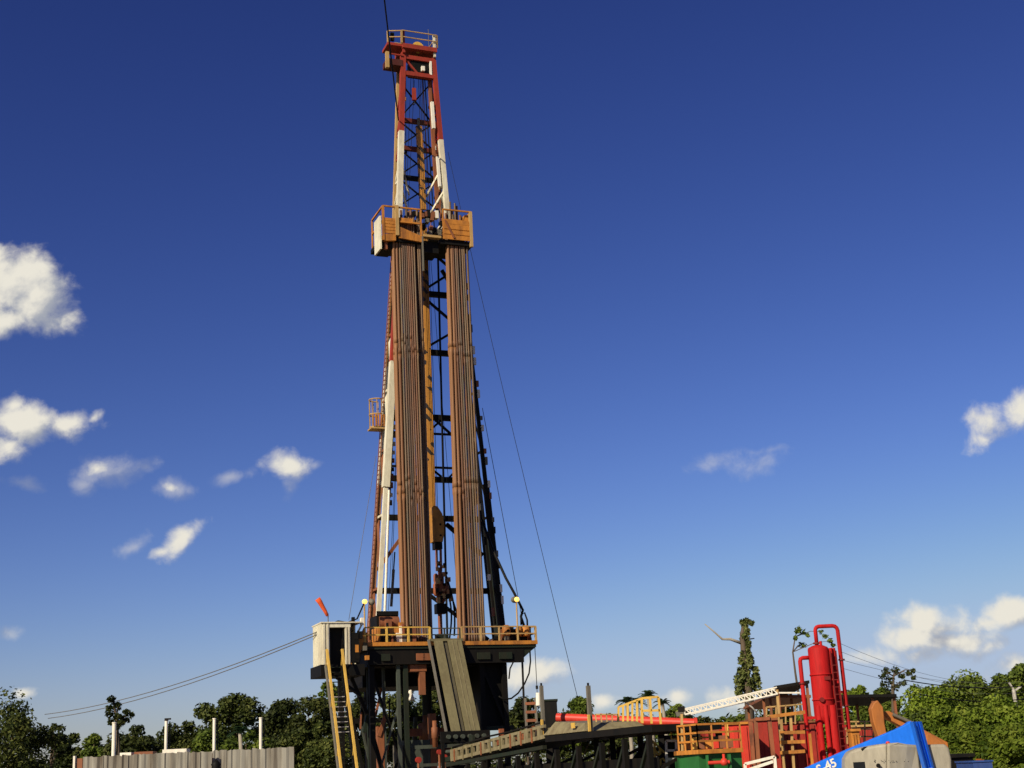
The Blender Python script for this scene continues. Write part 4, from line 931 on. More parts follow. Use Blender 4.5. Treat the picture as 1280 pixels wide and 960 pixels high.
# red flow line + yellow rails at the catwalk end
fl = thing('red_flow_line', 'long red horizontal pipe crossing behind the yellow guard rails', 'pipe', at(790, 900, 66))
MB().tube(at(696, 897, 68), at(869, 904, 66), .21, n=14).build('pipe_body', flred, fl)
MB().tube(at(750, 899, 67.4), at(753, 899, 67.4), .27, n=14).build('flange', flred, fl)
MB().tube(at(868, 904, 66), at(871, 904, 66), .26, n=14).build('flange', flred, fl)
for px in (715, 800, 862): 
    q = at(px, 901, 66.8); MB().bar((q.x, q.y, 0), (q.x, q.y, q.z - .2), .16).build('pipe_support', blk, fl)
def rail_px(name, pts, Y, mt, label, cat='railing', posts=6, mids=1, base=None, th=.06, thing_group=None):
    """pts: bottom-left, bottom-right, top-right, top-left in pixels"""
    bl, br, tr_, tl = [at(px, py, Y) for px, py in pts]
    m = MB()
    for i in range(posts + 1):
        f = i / posts; m.bar(bl.lerp(br, f), tl.lerp(tr_, f), th)
    for k in range(mids + 1):
        f = (k + 1) / (mids + 1); m.bar(bl.lerp(tl, f), br.lerp(tr_, f), th)
    return m.build(name, mt, None, label, cat, thing_group)
pl = thing('end_platform', 'dark platform on black columns under the red flow line', 'platform', at(790, 910, 64))
a = at(740, 912, 64); c2 = at(832, 907, 64)
MB().hexa([(a.x - 1, 63.2, a.z - .35), (c2.x, 63.2, c2.z - .35), (c2.x, 65.6, c2.z - .35), (a.x - 1, 65.6, a.z - .35)], [(a.x - 1, 63.2, a.z + .02), (c2.x, 63.2, c2.z), (c2.x, 65.6, c2.z), (a.x - 1, 65.6, a.z + .02)]).build('deck', blk, pl)
for px in (745, 765, 800, 826):
    q = at(px, 920, 63.6); MB().bar((q.x, 63.6, 0), (q.x, 63.6, a.z - .35), .24).build('column', blk, pl)
for px in (745, 826):
    q = at(px, 920, 65.3); MB().bar((q.x, 65.3, 0), (q.x, 65.3, a.z - .35), .24).build('column', blk, pl)
q0, q1 = at(790, 955, 63.7), at(812, 925, 63.7)
MB().bar(q0, q1, .25).build('brace', dgreen, pl)
MB().box(at(800, 0, 64.6).x, c2.x - .1, 64.2, 65.4, 0, a.z - .4).build('housing', blk, pl)
rail_px('yellow_guard_rail', [(773, 906), (802, 903), (802, 873), (773, 884)], 63.3, yel, 'yellow guard rail with close upright posts, its top edge rising towards the taller one', posts=5, mids=0, th=.09)
rail_px('yellow_guard_rail', [(803, 904), (826, 905), (823, 871), (802, 873)], 63.2, yel, 'tallest yellow guard rail at the end of the dark platform', posts=2, mids=1, th=.1)
rail_px('tan_guard_rail', [(746, 906), (772, 906), (772, 893), (744, 893)], 63.4, tanp, 'low tan guard rail before the red pipe between post and yellow rails', posts=4, mids=0)
# stair at the platform end
es = thing('yellow_stair', 'yellow railed stair going down from the end platform towards the green tank', 'stair', at(825, 960, 60))
for (x0, y0, x1, y1) in ((811, 922, 836, 946), (811, 930, 834, 954), (812, 940, 830, 964)):
    MB().bar(at(x0, y0, 60), at(x1, y1, 60), .08).build('handrail', yel, es)
for px, y0, y1 in ((811, 922, 965), (818, 929, 965), (825, 935, 965), (833, 944, 965)):
    MB().bar(at(px, y0, 60), at(px + 1, y1, 60), .09).build('rail_post', yel, es)
for i in range(5):
    q = at(815 + i * 4, 945 + i * 5, 60.4); MB().box(q.x - .25, q.x + .25, 60.2, 60.8, q.z - .03, q.z + .03).build('tread', tanp, es)
lf = thing('grey_rack_frame', 'grey white open shelf frame left of the green tank', 'frame', at(838, 960, 57))
for px in (832.5, 845): MB().bar(at(px, 926, 57), at(px + 1.5, 970, 57), .09).build('upright', conc, lf)
for py in (926, 938, 949): MB().bar(at(832.5, py, 57), at(846, py, 57), .09).build('shelf', conc, lf)
MB().box(at(833, 940, 57.3).x, at(845, 940, 57.3).x, 57.3, 57.9, 0, at(838, 928, 57.3).z).build('back_panel', blk, lf)

# green tank with orange rails
gt = thing('green_mud_tank', 'green mud tank with red valve and orange railed top', 'tank', at(890, 960, 55))
a0, a1, a2 = at(850, 945, 55), at(873, 943, 54), at(925, 943, 55)
zt = at(870, 943, 54.5).z
MB().hexa([(a0.x, 55.4, 0), (a1.x, 54, 0), (a2.x, 54.6, 0), (a2.x, 58, 0), (a0.x, 58, 0)], [(a0.x, 55.4, zt), (a1.x, 54, zt), (a2.x, 54.6, zt), (a2.x, 58, zt), (a0.x, 58, zt)]).build('tank_body', grn, gt)
for px in (883, 911):
    q = at(px, 950, 54.2); MB().box(q.x - .05, q.x + .05, 53.9, 54.3, 0, zt - .05).build('rib', grn, gt)
MB().hexa([(a0.x - .1, 55.2, zt + .004), (a1.x - .02, 53.8, zt + .004), (a2.x + .05, 54.4, zt + .004), (a2.x, 58, zt + .004), (a0.x, 58, zt + .004)], [(a0.x - .1, 55.2, zt + .16), (a1.x - .02, 53.8, zt + .16), (a2.x + .05, 54.4, zt + .16), (a2.x, 58, zt + .16), (a0.x, 58, zt + .16)]).build('walkway_edge', ora, gt)
rail([(a0.x, 55.2, zt + .16), (a1.x, 53.85, zt + .16), (a2.x, 54.45, zt + .16)], h=.92, step=.55, r=.035, post=.06, mids=2).build('guard_rail', ora, gt)
rail([(a0.x, 57.8, zt + .16), (a2.x, 57.8, zt + .16)], h=1.0, step=.8, r=.03, post=.05).build('guard_rail', yel, gt)
q = at(900, 953, 53.9); MB().tube((q.x - .45, 53.85, q.z), (q.x + .35, 53.85, q.z), .07, n=10).build('valve_pipe', flred, gt)
MB().lathe((q.x + .15, 53.85, q.z - .12), [(.1, 0), (.16, .1), (.1, .24), (.05, .26), (.05, .42)], 10).build('valve', flred, gt)
for k in range(7):
    px = 858 + k * 9; q = at(px, 932, 55.6); MB().box(q.x - .12, q.x + .12, 55.4, 55.7, zt + .2, zt + .5 + .25 * random.random()).build('pump_motor', random.choice([ora, rust, grey, yel, flred]), gt)
# orange lamp post
cl = thing('tan_mast_post', 'slim tan upright post at the left corner of the green tank', 'post', at(853, 945, 55.1))
MB().bar(at(853, 945, 55.05), at(852, 892, 55.05), .09).build('post_body', tanp, cl); q = at(852, 890, 55.05); MB().box(q.x - .12, q.x + .12, 54.9, 55.2, q.z, q.z + .2).build('junction_box', blk, cl)

# white lattice boom
wl = thing('white_lattice_boom', 'white lattice boom resting on posts above the mud tanks', 'lattice boom', at(910, 880, 58))
A0, A1 = at(856, 886, 58), at(971, 859, 58); B0, B1 = at(856, 893, 58), at(972, 867, 58)
m = MB()
m.bar(A0, A1, .05); m.bar(B0, B1, .06); n = 17
for i in range(n):
    p, q = A0.lerp(A1, i / n), B0.lerp(B1, i / n); q2 = B0.lerp(B1, (i + 1) / n)
    m.bar(p, q, .035); m.bar(p, q2, .045)
for dv_ in (A0, B0):
    d1_ = A1 if dv_ is A0 else B1; m.bar(dv_ + V(0, .4, -.05), d1_ + V(0, .4, -.05), .035)
m.build('lattice', white, wl)
MB().bar(at(858, 889, 58.2), at(845, 893, 58.2), .2).build('boom_tip', grey, wl)
MB().bar(at(971, 862, 58.1), at(978, 948, 58.1), .1).build('boom_post', tanp, wl)
MB().path([at(920, 876, 58.2), at(932, 878, 58.2), at(940, 884, 58.2), at(946, 891, 58.2)], .035, 6).build('hose', conc, wl)
MB().bar(at(971, 866, 58.1), at(1000, 866, 58.1), .06).build('arm', white, wl)

# shed roofs behind the separator
def shed(pts, Y, depth, label, posts):
    t = thing('open_shed', label, 'shed', at(pts[0][0], 950, Y))
    q = [at(px, py, Y) for px, py in pts]
    m = MB(); a, b_ = q[0], q[1]
    m.hexa([a, b_, b_ + V(0, depth, -.25), a + V(0, depth, -.25)], [x + V(0, 0, .14) for x in (a, b_, b_ + V(0, depth, -.25), a + V(0, depth, -.25))]); m.build('roof', blk if depth < 7 else rust, t)
    for f in posts:
        p = a.lerp(b_, f); MB().bar((p.x, p.y + .3, 0), (p.x, p.y + .3, p.z), .12).build('post', rust, t)
        MB().bar((p.x, p.y + depth - .3, 0), (p.x, p.y + depth - .3, p.z - .2), .12).build('post', rust, t)
shed([(969, 861), (1012, 854)], 68, 5, 'dark flat shed roof left of the red separator', (.1, .95))
shed([(1048, 872), (1121, 871)], 70, 4, 'dark flat shed roof right of the red separator', (.05, .6, .98))
shed([(958, 872), (1014, 872)], 72, 8, 'lower rusty shed roof behind the red separator', (.1, .9))

# red containers, frames, rails behind
def block(name, px0, py0, px1, py1, Y, depth, mt, label, cat, extra=None):
    a, c_ = at(px0, py1, Y), at(px1, py0, Y)
    t = thing(name, label, cat, ((a.x + c_.x) / 2, Y, 0))
    MB().box(a.x, c_.x, Y, Y + depth, 0, c_.z).build('body', mt, t)
    n = max(3, int((c_.x - a.x) / .35)); m = MB()
    for i in range(n):
        x = a.x + (c_.x - a.x) * (i + .25) / n; m.box(x, x + (c_.x - a.x) / n * .45, Y - .06, Y - .003, .1, c_.z - .1)
    m.build('corrugation', mt, t)
    MB().box(a.x - .04, c_.x + .04, Y - .1, Y + depth + .04, c_.z + .003, c_.z + .1).build('top_rail', extra or mt, t)
    return t
block('red_container', 905, 905, 936, 945, 62, 3, flred, 'bright red container right of the green tank railing', 'container', ora)
block('red_container', 884, 914, 904, 945, 63, 3, tank_red, 'small red container behind the green tank railing', 'container', rust)
block('red_container', 942, 900, 975, 962, 64, 3, tank_red, 'dark red container behind the slanted red posts', 'container', rust)
block('red_container', 976, 903, 1020, 962, 66, 3, tank_red, 'dull red container left behind the separator', 'container', rust)
block('red_container', 1062, 908, 1092, 962, 66, 3, tank_red, 'dull red container right behind the separator', 'container', tanp)
# red posts
for k, (x0, y0, x1, y1, lb) in enumerate(((938, 902, 945, 958, 'leftmost red slanted post right of the green tank'), (944, 898, 951, 956, 'second red slanted post right of the green tank'), (961, 896, 973, 962, 'red slanted post left of the orange rack frame'))):
    MB().bar(at(x0, y0, 56.5), at(x1 , y1 + 40, 56.5), .15).build('red_post', rust_red if k != 1 else rust, None, lb, 'post')
MB().bar(at(944, 899, 56.4), at(962, 898, 56.4), .12).build('top_beam', rust_red, None, 'short rusty beam joining the red slanted posts at the top', 'beam')
of = thing('orange_rack_frame', 'orange ladder like rack frame left of the red separator', 'frame', at(990, 960, 57.5))
for y0, y1 in ((896, 890), (916, 915), (928, 927), (941, 939)):
    MB().bar(at(962 if y0 == 896 else 975, y0, 57.5), at(1006, y1, 57.5), .13).build('crossbar', ora, of)
for px in (976, 988): MB().bar(at(px, 893, 57.6), at(px + 6, 990, 57.6), .1).build('upright', tanp, of)
MB().bar(at(1012, 917, 57.6), at(1018, 985, 57.6), .1).build('upright', ora, of)
rail_px('tan_guard_rail', [(1048, 930), (1092, 930), (1092, 902), (1048, 902)], 64, tanp, 'tan guard rail right of the red separator before the dull red container', posts=4, mids=2)
rail_px('tan_guard_rail', [(958, 905), (1006, 905), (1006, 880), (958, 884)], 65, tanp, 'tan guard rail behind the orange rack frame under the shed roof', posts=4, mids=1)
ws_ = thing('white_slanted_rack', 'white slanted rack low beside the green tank', 'rack', at(950, 955, 52))
for (x0, y0, x1, y1) in ((931, 955, 968, 946), (936, 962, 966, 952)):
    MB().bar(at(x0, y0, 52), at(x1, y1, 52), .1).build('rack_bar', white, ws_)
for px, y0 in ((931, 955), (968, 946)):
    q = at(px, y0, 52); MB().bar(q, (q.x, q.y, 0), .1).build('rack_leg', white, ws_)
block('orange_cabinet', 1067, 914, 1074, 945, 58, .6, ora, 'narrow orange cabinet between separator and blue boom', 'cabinet')

# excavator
EY = 48
def e(px, py, dy=0): return at(px, py, EY + dy)
ex = thing('orange_excavator', 'orange excavator with raised arm behind the blue boom', 'excavator', (e(1130, 950).x, EY, 0))
def ep(pts, dy, dep, name, mt, bev=.03):
    o = MB().prism([e(px, py, dy) for px, py in pts], (0, dep, 0)).build(name, mt, ex); bv = o.modifiers.new('bevel', 'BEVEL'); bv.width = bev; bv.segments = 2; return o
ep([(1089, 886), (1092, 879), (1097, 875), (1104, 884), (1106, 905), (1109, 920), (1098, 921), (1092, 903)], 0, .45, 'arm', exc)
ep([(1104, 889), (1112, 889), (1140, 904), (1185, 928), (1186, 936), (1140, 915), (1108, 898)], .5, .4, 'boom', exc)
ep([(1158, 918), (1164, 917), (1182, 930), (1182, 990), (1158, 990)], .3, 1.4, 'cab_housing', exc)
MB().tube(e(1116, 893, .4), e(1146, 906, .4), .06, n=8).build('hydraulic_cylinder', grey, ex)
MB().box(e(1100, 0).x, e(1190, 0).x, EY, EY + 2.2, .9, 1.7).build('upper_body', exc, ex)
for dy in (0, 1.7): MB().box(e(1090, 0).x, e(1195, 0).x, EY + dy, EY + dy + .5, 0.02, .88).build('track', blk, ex)

# blue drum/box and dark things bottom right
bxr = thing('blue_container', 'small blue box low at the right under the bushes', 'box', at(1229, 955, 38)); a, c_ = at(1217, 960, 38), at(1240, 952, 38)
MB().box(a.x, c_.x, 38, 39.5, 0, c_.z).build('body', paint('dull_blue', (.02, .06, .22), .3), bxr); MB().box(a.x - .03, c_.x + .03, 37.97, 39.53, c_.z + .003, c_.z + .04).build('lid', MATS['dull_blue'], bxr)
block('dark_trailer', 1190, 946, 1216, 960, 40, 2, blk, 'low dark trailer between boom lift and blue box', 'trailer')

# power pole and lines at the right
pp = thing('utility_pole', 'pale forked utility pole above the bright bushes at far right', 'pole', at(1268, 900, 90))
q = at(1267, 862, 90); MB().tube((q.x, 90, 0), (q.x, 90, q.z), .15, .12, n=10).build('pole_shaft', conc, pp)
MB().bar(q, at(1261, 853, 90), .1).build('arm', conc, pp); MB().bar(q + V(0, 0, -.1), at(1276, 858, 90), .1).build('arm', conc, pp)
tp = V(g2.x, SY, g2.z + .02)
for k, (x1, y1) in enumerate(((1262, 853), (1276, 858), (1300, 848), (1300, 862))):
    cable('power_line', V(g2.x, SY, ztop + .1 - .35 * k), at(x1, y1, 90), .008, grey, ['uppermost thin power line sloping right from the separator pipe', 'second thin power line sloping right from the separator pipe', 'third thin power line sloping right towards the picture edge', 'lowest thin power line sloping right towards the picture edge'][k], 'power line', .6)
cable('power_line', at(1130, 850, 80), at(1290, 856, 88), .03, blk, 'dark power line running level before the trees at right', 'power line', .3)
cable('power_line', at(1150, 868, 80), at(1290, 872, 88), .03, blk, 'dark lower power line running level over the bright bushes', 'power line', .3)

# ================================================================== LEFT: zinc shed and vent posts
FYY = 45
fa, fb = at(92, 946, FYY), at(367, 934, FYY)
fw = thing('zinc_container_wall', 'long weathered corrugated zinc wall in the lower left corner', 'wall', ((fa.x + fb.x) / 2, FYY, 0))
def wall_piece(px0, py0, px1, py1, dy, label=None):
    a, c_ = at(px0, py0, FYY + dy), at(px1, py1, FYY + dy); vs = []; f = 0.0; k = 0
    while f < 1:
        x = a.x + (c_.x - a.x) * f; zt_ = a.z + (c_.z - a.z) * f + random.uniform(-.02, .03); off = -.035 if k % 4 in (1, 2) else random.uniform(-.008, .004)
        vs += [(x, a.y + off, 0), (x, a.y + off, zt_)]; k += 1; f += random.uniform(.25, 1.5) * .075 / (c_.x - a.x)
    vs += [(c_.x, a.y, 0), (c_.x, a.y, c_.z)]
    m_ = len(vs) // 2; fs = [(2 * i, 2 * i + 2, 2 * i + 3, 2 * i + 1) for i in range(m_ - 1)]
    o = MB().add(vs, fs); o.build('zinc_sheet', zinc, fw, label)
    MB().box(a.x, c_.x, FYY + dy + .02, FYY + dy + .1, max(0, min(a.z, c_.z) - .3), min(a.z, c_.z) - .05).build('frame_beam', rust, fw)
px_ = 104
while px_ < 366:
    nx_ = min(px_ + random.uniform(16, 34), 367)
    if px_ < 264 < nx_: nx_ = 264.5
    if 366 - nx_ < 10: nx_ = 367
    ya, yb = 946.5 - (px_ - 104) * .0475 + random.uniform(-.7, .7), 946.5 - (nx_ - 104) * .0475 + random.uniform(-.7, .7)
    wall_piece(px_, ya, nx_ + .35, yb, (0 if px_ < 264 else .35) + random.uniform(0, .05)); px_ = nx_
MB().box(at(92, 946, 45).x, at(94.5, 946, 45).x, FYY - .05, FYY + .1, 0, at(93, 945, 45).z).build('end_post', white, fw)
MB().box(at(96, 946, 45).x, at(103, 946, 45).x, FYY + .02, FYY + .1, 0, at(99, 948, 45).z).build('end_panel', rust, fw)
for px0, px1, py in ((152, 166, 942), (170, 193, 941), (205, 235, 938)):
    a, c_ = at(px0, py, FYY + .3), at(px1, py, FYY + .3); MB().box(a.x, c_.x, FYY + .1, FYY + .6, a.z - .12, a.z + .02).build('roof_sheet', white if px0 != 170 else rust, fw)
q = at(270, 952, FYY - .2); MB().lathe(q - V(0, 0, 1.2), [(.2, 0), (.22, .4), (.2, .9), (.13, 1.05), (.16, 1.12), (.05, 1.25)], 12).build('rubber_bundle', blk, None, 'black rubber bundle propped against the zinc wall gap', 'bundle')
for k, (px, ptop, pb) in enumerate(((143, 904, 945), (208, 901, 939), (268, 899, 939), (326, 898, 936))):
    t = thing('white_vent_post', ['thickest white post standing behind the zinc wall under the slender tree', 'white post with a dark cap behind the zinc wall', 'white post behind the gap in the zinc wall', 'white post nearest the rig behind the zinc wall'][k], 'post', at(px, pb, 46), 'white posts behind the zinc wall')
    a = at(px, ptop, 46); r2 = .052 if k else .066
    MB().tube((a.x, 46, 0), (a.x, 46, a.z), r2, n=14).build('post_body', white, t)
    MB().tube((a.x, 46, a.z), (a.x, 46, a.z + .03), r2 + .012, n=14).build('cap', blk if k == 1 else white, t)
    MB().bar((a.x + .085, 46.1, 0), (a.x + .085, 46.1, a.z - .02), .035).build('side_strut', dgreen, t)
    if k == 1: MB().box(a.x - .05, a.x + .14, 45.95, 46.05, a.z + .03, a.z + .08).build('cap_plate', blk, t)

# ================================================================== TREES
rng = np.random.default_rng(5)
def leaves(centres, radii, per, size, flat=.75, seed=0, elong=1.6):
    """leaf quads scattered through clumps"""
    r = np.random.default_rng(seed); P = []
    for c_, rad in zip(centres, radii):
        d = r.normal(size=(per, 3)); d /= np.linalg.norm(d, axis=1)[:, None]
        rr = rad * r.random(per) ** .45
        P.append(np.array(c_) + d * rr[:, None] * np.array([1, 1, flat]))
    P = np.concatenate(P); n = len(P)
    cc = np.repeat(np.array([tuple(c_) for c_ in centres]), per, axis=0); out = P - cc; out /= np.linalg.norm(out, axis=1)[:, None] + 1e-6
    nn = r.normal(size=(n, 3)) * .55 + out * .7 + np.array([0, 0, .55]); nn /= np.linalg.norm(nn, axis=1)[:, None]
    a = np.cross(nn, r.normal(size=(n, 3))); a /= np.linalg.norm(a, axis=1)[:, None]
    bq = np.cross(nn, a)
    s_ = size * (.55 + .9 * r.random(n))[:, None]
    a = a * s_ * elong * .5; bq = bq * s_ * .5
    v = np.stack([P - a, P + bq * .9 - a * .1, P + a, P - bq * .9 - a * .1], 1).reshape(-1, 3)
    return v
def leaf_obj(name, v, mat, parent, base):
    n = len(v) // 4; me = bpy.data.meshes.new(name)
    me.vertices.add(len(v)); me.vertices.foreach_set('co', (v - np.array(base)).astype(np.float32).ravel())
    me.loops.add(4 * n); me.loops.foreach_set('vertex_index', np.arange(4 * n, dtype=np.int32))
    me.polygons.add(n); me.polygons.foreach_set('loop_start', np.arange(0, 4 * n, 4, dtype=np.int32)); me.polygons.foreach_set('loop_total', np.full(n, 4, np.int32))
    me.update(calc_edges=True); me.validate(); me.materials.append(mat)
    o = bpy.data.objects.new(name, me); COL.objects.link(o); o.parent = parent
    return o
def tree(px, ptop, wpx, Y, mat, label, seed, name='tree', cat='tree', crown_frac=.62, dens=1.0, leaf=None, clumps=None, trunk=True, rough=.34, group=None, tm=None, flat=.75, tall=1.0):
    top = at(px, ptop, Y); half = wpx / 2 / FPX * Y * 1.03; H = top.z
    r = np.random.default_rng(seed)
    base = V(top.x, Y, 0); t = thing(name, label, cat, base, group)
    ch = H * crown_frac; rz = ch / 2; cz = H - rz
    nc = clumps or int(16 + 10 * dens); C = []; Rd = []
    for i in range(nc):
        d = r.normal(size=3); d /= np.linalg.norm(d)
        if d[2] < -.55: d[2] *= -.6
        k = .45 + .5 * r.random() ** .6
        C.append((top.x + d[0] * half * k, Y + d[1] * half * k, cz + d[2] * rz * k * .95)); Rd.append(min(half, rz) * rough * (.7 + .8 * r.random()))
    C.append((top.x + .1 * half, Y, H - rz * .25)); Rd.append(min(half, rz) * .3)
    C.append((top.x, Y, cz)); Rd.append(min(half, rz) * .6)
    sz = leaf or max(.16, Y / FPX * 2.9)
    per = int(min(600, max(60, 190 * dens)))
    v = leaves(C, Rd, per, sz, flat, seed)
    leaf_obj('crown', v, mat, t, base)
    if trunk:
        m = MB(); rt = max(.12, H * .018)
        m.path([(top.x, Y, 0), (top.x + half * .05, Y, H * .3), (top.x - half * .03, Y, H * .6), (top.x, Y, H * .85)], rt, 7, rt * .3)
        m.build('trunk', tm or bark, t)
        for i in r.choice(len(C), min(6, len(C)), replace=False):
            c_ = C[i]; z0 = H * (1 - crown_frac) + .2 * ch * r.random()
            MB().path([(top.x, Y, z0), ((top.x + c_[0]) / 2, (Y + c_[1]) / 2, (z0 + c_[2]) / 2 + .05 * H), c_], rt * .45, 5, rt * .12).build('limb', tm or bark, t)
    return t
LEFT = [
    (14, 872, 114, 95, leafd, 'big dark dense tree filling the lower left corner', 1, dict(dens=1.6, crown_frac=.9, clumps=34)),
    (66, 900, 34, 100, leafd, 'thin leafy sprig tree on the right flank of the big dark corner tree', 2, dict(dens=.35, clumps=7, crown_frac=.5, rough=.3)),
    (90, 912, 52, 170, leafd, 'low dark tree between the corner tree and the thickest white post', 3, dict(crown_frac=.85)),
    (168, 902, 70, 160, leafd, 'dark round tree directly right of the slender tree', 5, dict(crown_frac=.85, dens=1.3)),
    (118, 914, 40, 165, leafm, 'low mid green tree directly left of the thickest white post', 6, dict(crown_frac=.85)),
    (232, 896, 62, 150, leafd, 'dark tree between the second and third white posts', 7, dict(crown_frac=.85, dens=1.3)),
    (287, 865, 84, 150, leafd, 'tall broad umbrella crowned tree above the third white post', 8, dict(crown_frac=.6, dens=1.3, rough=.28, clumps=30)),
    (262, 905, 60, 135, leafm, 'lower mid green tree in front of the umbrella crowned tree', 9, dict(crown_frac=.9)),
    (308, 908, 70, 130, leafm, 'mid green bushy tree behind the fourth white post', 10, dict(crown_frac=.9)),
    (352, 870, 62, 140, leafd, 'tall dark flat topped tree right of the fourth white post', 11, dict(crown_frac=.7, dens=1.3)),
    (392, 868, 60, 120, leafd, 'sunny mid green tree just left of the steep yellow stair', 12, dict(crown_frac=.85, dens=1.4)),
    (372, 905, 80, 112, leafd, 'wide dark bush below the flat topped tree', 13, dict(crown_frac=.95, dens=1.4, trunk=False)),
    (412, 850, 30, 160, leafm, 'small pale tree top peeping behind the stair steps', 14, dict(crown_frac=.4, dens=.6)),
    (412, 896, 62, 108, leafd, 'leafy green bush behind the foot of the yellow stair', 15, dict(crown_frac=.95, dens=1.4, trunk=False)),
    (455, 852, 64, 125, leafd, 'dark tree seen between the left rig columns', 16, dict(crown_frac=.9, dens=1.3)),
    (500, 850, 60, 130, leafd, 'tree seen behind the grey green rig column', 17, dict(crown_frac=.9, dens=1.3)),
    (538, 850, 64, 135, leafd, 'tree seen under the floor just left of the ramp', 18, dict(crown_frac=.9, dens=1.3)),
    (580, 862, 66, 140, leafd, 'dark tree hidden behind the steel ramp', 19, dict(crown_frac=.9)),
    (655, 869, 56, 150, leafd, 'dark tree under the hanging pipes right of the rig', 20, dict(crown_frac=.8, dens=1.2)),
    (719, 867, 58, 150, leafm, 'round topped green tree between the two catwalk posts', 21, dict(crown_frac=.8, dens=1.5)),
    (758, 888, 46, 150, leafd, 'low dark tree right of the catwalk post at midway', 22, dict(crown_frac=.85)),
    (690, 885, 40, 160, leafd, 'low dark tree behind the post nearest the rig', 23, dict(crown_frac=.85)),
    (845, 876, 52, 140, leafm, 'bushy tree right of the tallest yellow rail', 24, dict(crown_frac=.8, dens=1.2)),
    (880, 895, 60, 150, leafd, 'low dark tree under the white lattice boom', 25, dict(crown_frac=.85)),
    (925, 890, 60, 150, leafm, 'low green tree at the foot of the ivy covered snag', 26, dict(crown_frac=.85, dens=1.2)),
    (975, 875, 56, 130, leafm, 'green tree behind the end of the white lattice boom', 27, dict(crown_frac=.85, dens=1.2)),
    (1000, 890, 80, 120, leafy, 'bright bushy tree behind the shed left of the separator', 28, dict(crown_frac=.9, dens=1.2)),
    (1072, 850, 46, 120, leafy, 'bright green tree just right of the separator vent pipe', 29, dict(crown_frac=.8, dens=1.3)),
    (1098, 852, 44, 115, leafm, 'green tree above the excavator arm', 30, dict(crown_frac=.8, dens=1.3)),
    (1085, 888, 80, 95, leafm, 'green bush behind the excavator arm under the shed roof', 31, dict(crown_frac=.95, dens=1.4, trunk=False)),
    (1160, 852, 70, 110, leafy, 'broad leafed bright tree right of the dark knobbly tree', 32, dict(crown_frac=.85, dens=1.5)),
    (1205, 842, 76, 120, leafm, 'mid green tree behind the level power line', 33, dict(crown_frac=.85, dens=1.5)),
    (1240, 846, 60, 118, leafm, 'rounded green tree left of the tallest far right tree', 34, dict(crown_frac=.85, dens=1.4)),
    (1270, 824, 64, 112, leafm, 'tallest tree at the far right edge behind the forked pole', 35, dict(crown_frac=.75, dens=1.4)),
    (1150, 885, 90, 80, leafm, 'shadowy green bush between excavator and bright hedge', 36, dict(crown_frac=.95, dens=1.8, trunk=False)),
]
for (px, pt, w, Y, mt, lb, sd_, kw) in LEFT:
    tree(px, pt, w, Y, mt, lb, sd_, group='trees round the drilling site', **kw)
# big bright hedge at right made of single bushes
for k, (px, pt, w, Y, lb) in enumerate(((1185, 884, 80, 60, 'bright yellow green bush directly right of the blue upright'), (1235, 872, 90, 56, 'bright yellow green bush under the forked pole'), (1282, 870, 80, 55, 'bright yellow green bush at the right picture edge'),
                                        (1215, 905, 90, 50, 'bright broad leafed bush above the blue box'), (1268, 900, 90, 48, 'bright broad leafed bush in the lower right corner'))):
    tree(px, pt, w, Y, leafy, lb, 60 + k, name='bush', cat='bush', crown_frac=.98, dens=3, clumps=60, trunk=False, leaf=.105, rough=.30, group='bright bushes at the right')
# far forest belt closing the horizon
FB = []; FRd = []
for i in range(170):
    x = -150 + i * 1.8; y = 215 + 40 * rng.random(); z = 2 + 6 * rng.random()
    FB.append((x, y, z)); FRd.append(3.0 + 2 * rng.random())
v = leaves(FB, FRd, 420, .42, .9, 99)
o = leaf_obj('far_forest', v, leafd, None, (0, 220, 0)); o.location = (0, 220, 0); tag(o, 'distant dark forest belt closing the horizon', 'forest', None, 'stuff')

# slender tree (cecropia like) left
def clump_tree(px_pts, trunk_px, Y, mat, label, seed, name, rad, per, tm, size=None, cat='tree', tr=.2):
    q = [at(a_, b_, Y) for a_, b_ in trunk_px]; base = V(q[0].x, Y, 0); t = thing(name, label, cat, base)
    pts = [base] + q; MB().path(pts, tr, 7, tr * .35).build('trunk', tm, t)
    C = [at(a_, b_, Y) + V(0, random.uniform(-.5, .5), 0) for a_, b_, _ in px_pts]; Rd = [c_[2] * Y / FPX for c_ in px_pts]
    v = leaves([tuple(c_) for c_ in C], Rd, per, size or Y / FPX * 2.6, .8, seed); leaf_obj('crown', v, mat, t, base)
    for c_ in C[::2]:
        k = min(range(len(pts)), key=lambda i: (pts[i] - c_).length + (100 if pts[i].z > c_.z else 0)); MB().path([pts[k], pts[k].lerp(c_, .6) + V(0, 0, .2), c_], tr * .3, 5, tr * .1).build('limb', tm, t)
    return t
clump_tree([(140, 874, 6), (144, 884, 7), (138, 892, 6), (141, 901, 7), (147, 880, 4), (150, 896, 6), (155, 898, 7), (160, 890, 5), (166, 893, 3), (137, 885, 4), (153, 904, 5), (146, 908, 6)], [(148, 940), (146, 905), (142, 876)], 105, leafd, 'slender tree with tiered leaf clumps above the thickest white post', 71, 'slender_tree', 0, 90, bark)
clump_tree([(1104, 845, 6), (1110, 838, 6), (1120, 838, 6), (1126, 845, 5), (1113, 850, 6), (1106, 856, 6), (1135, 842, 4), (1140, 848, 3), (1128, 854, 5), (1118, 858, 7), (1142, 838, 3), (1112, 865, 6)], [(1117, 890), (1116, 862), (1117, 845)], 100, leafd, 'dark knobbly tree standing above the bright trees right of the shed', 72, 'knobbly_tree', 0, 60, bark)
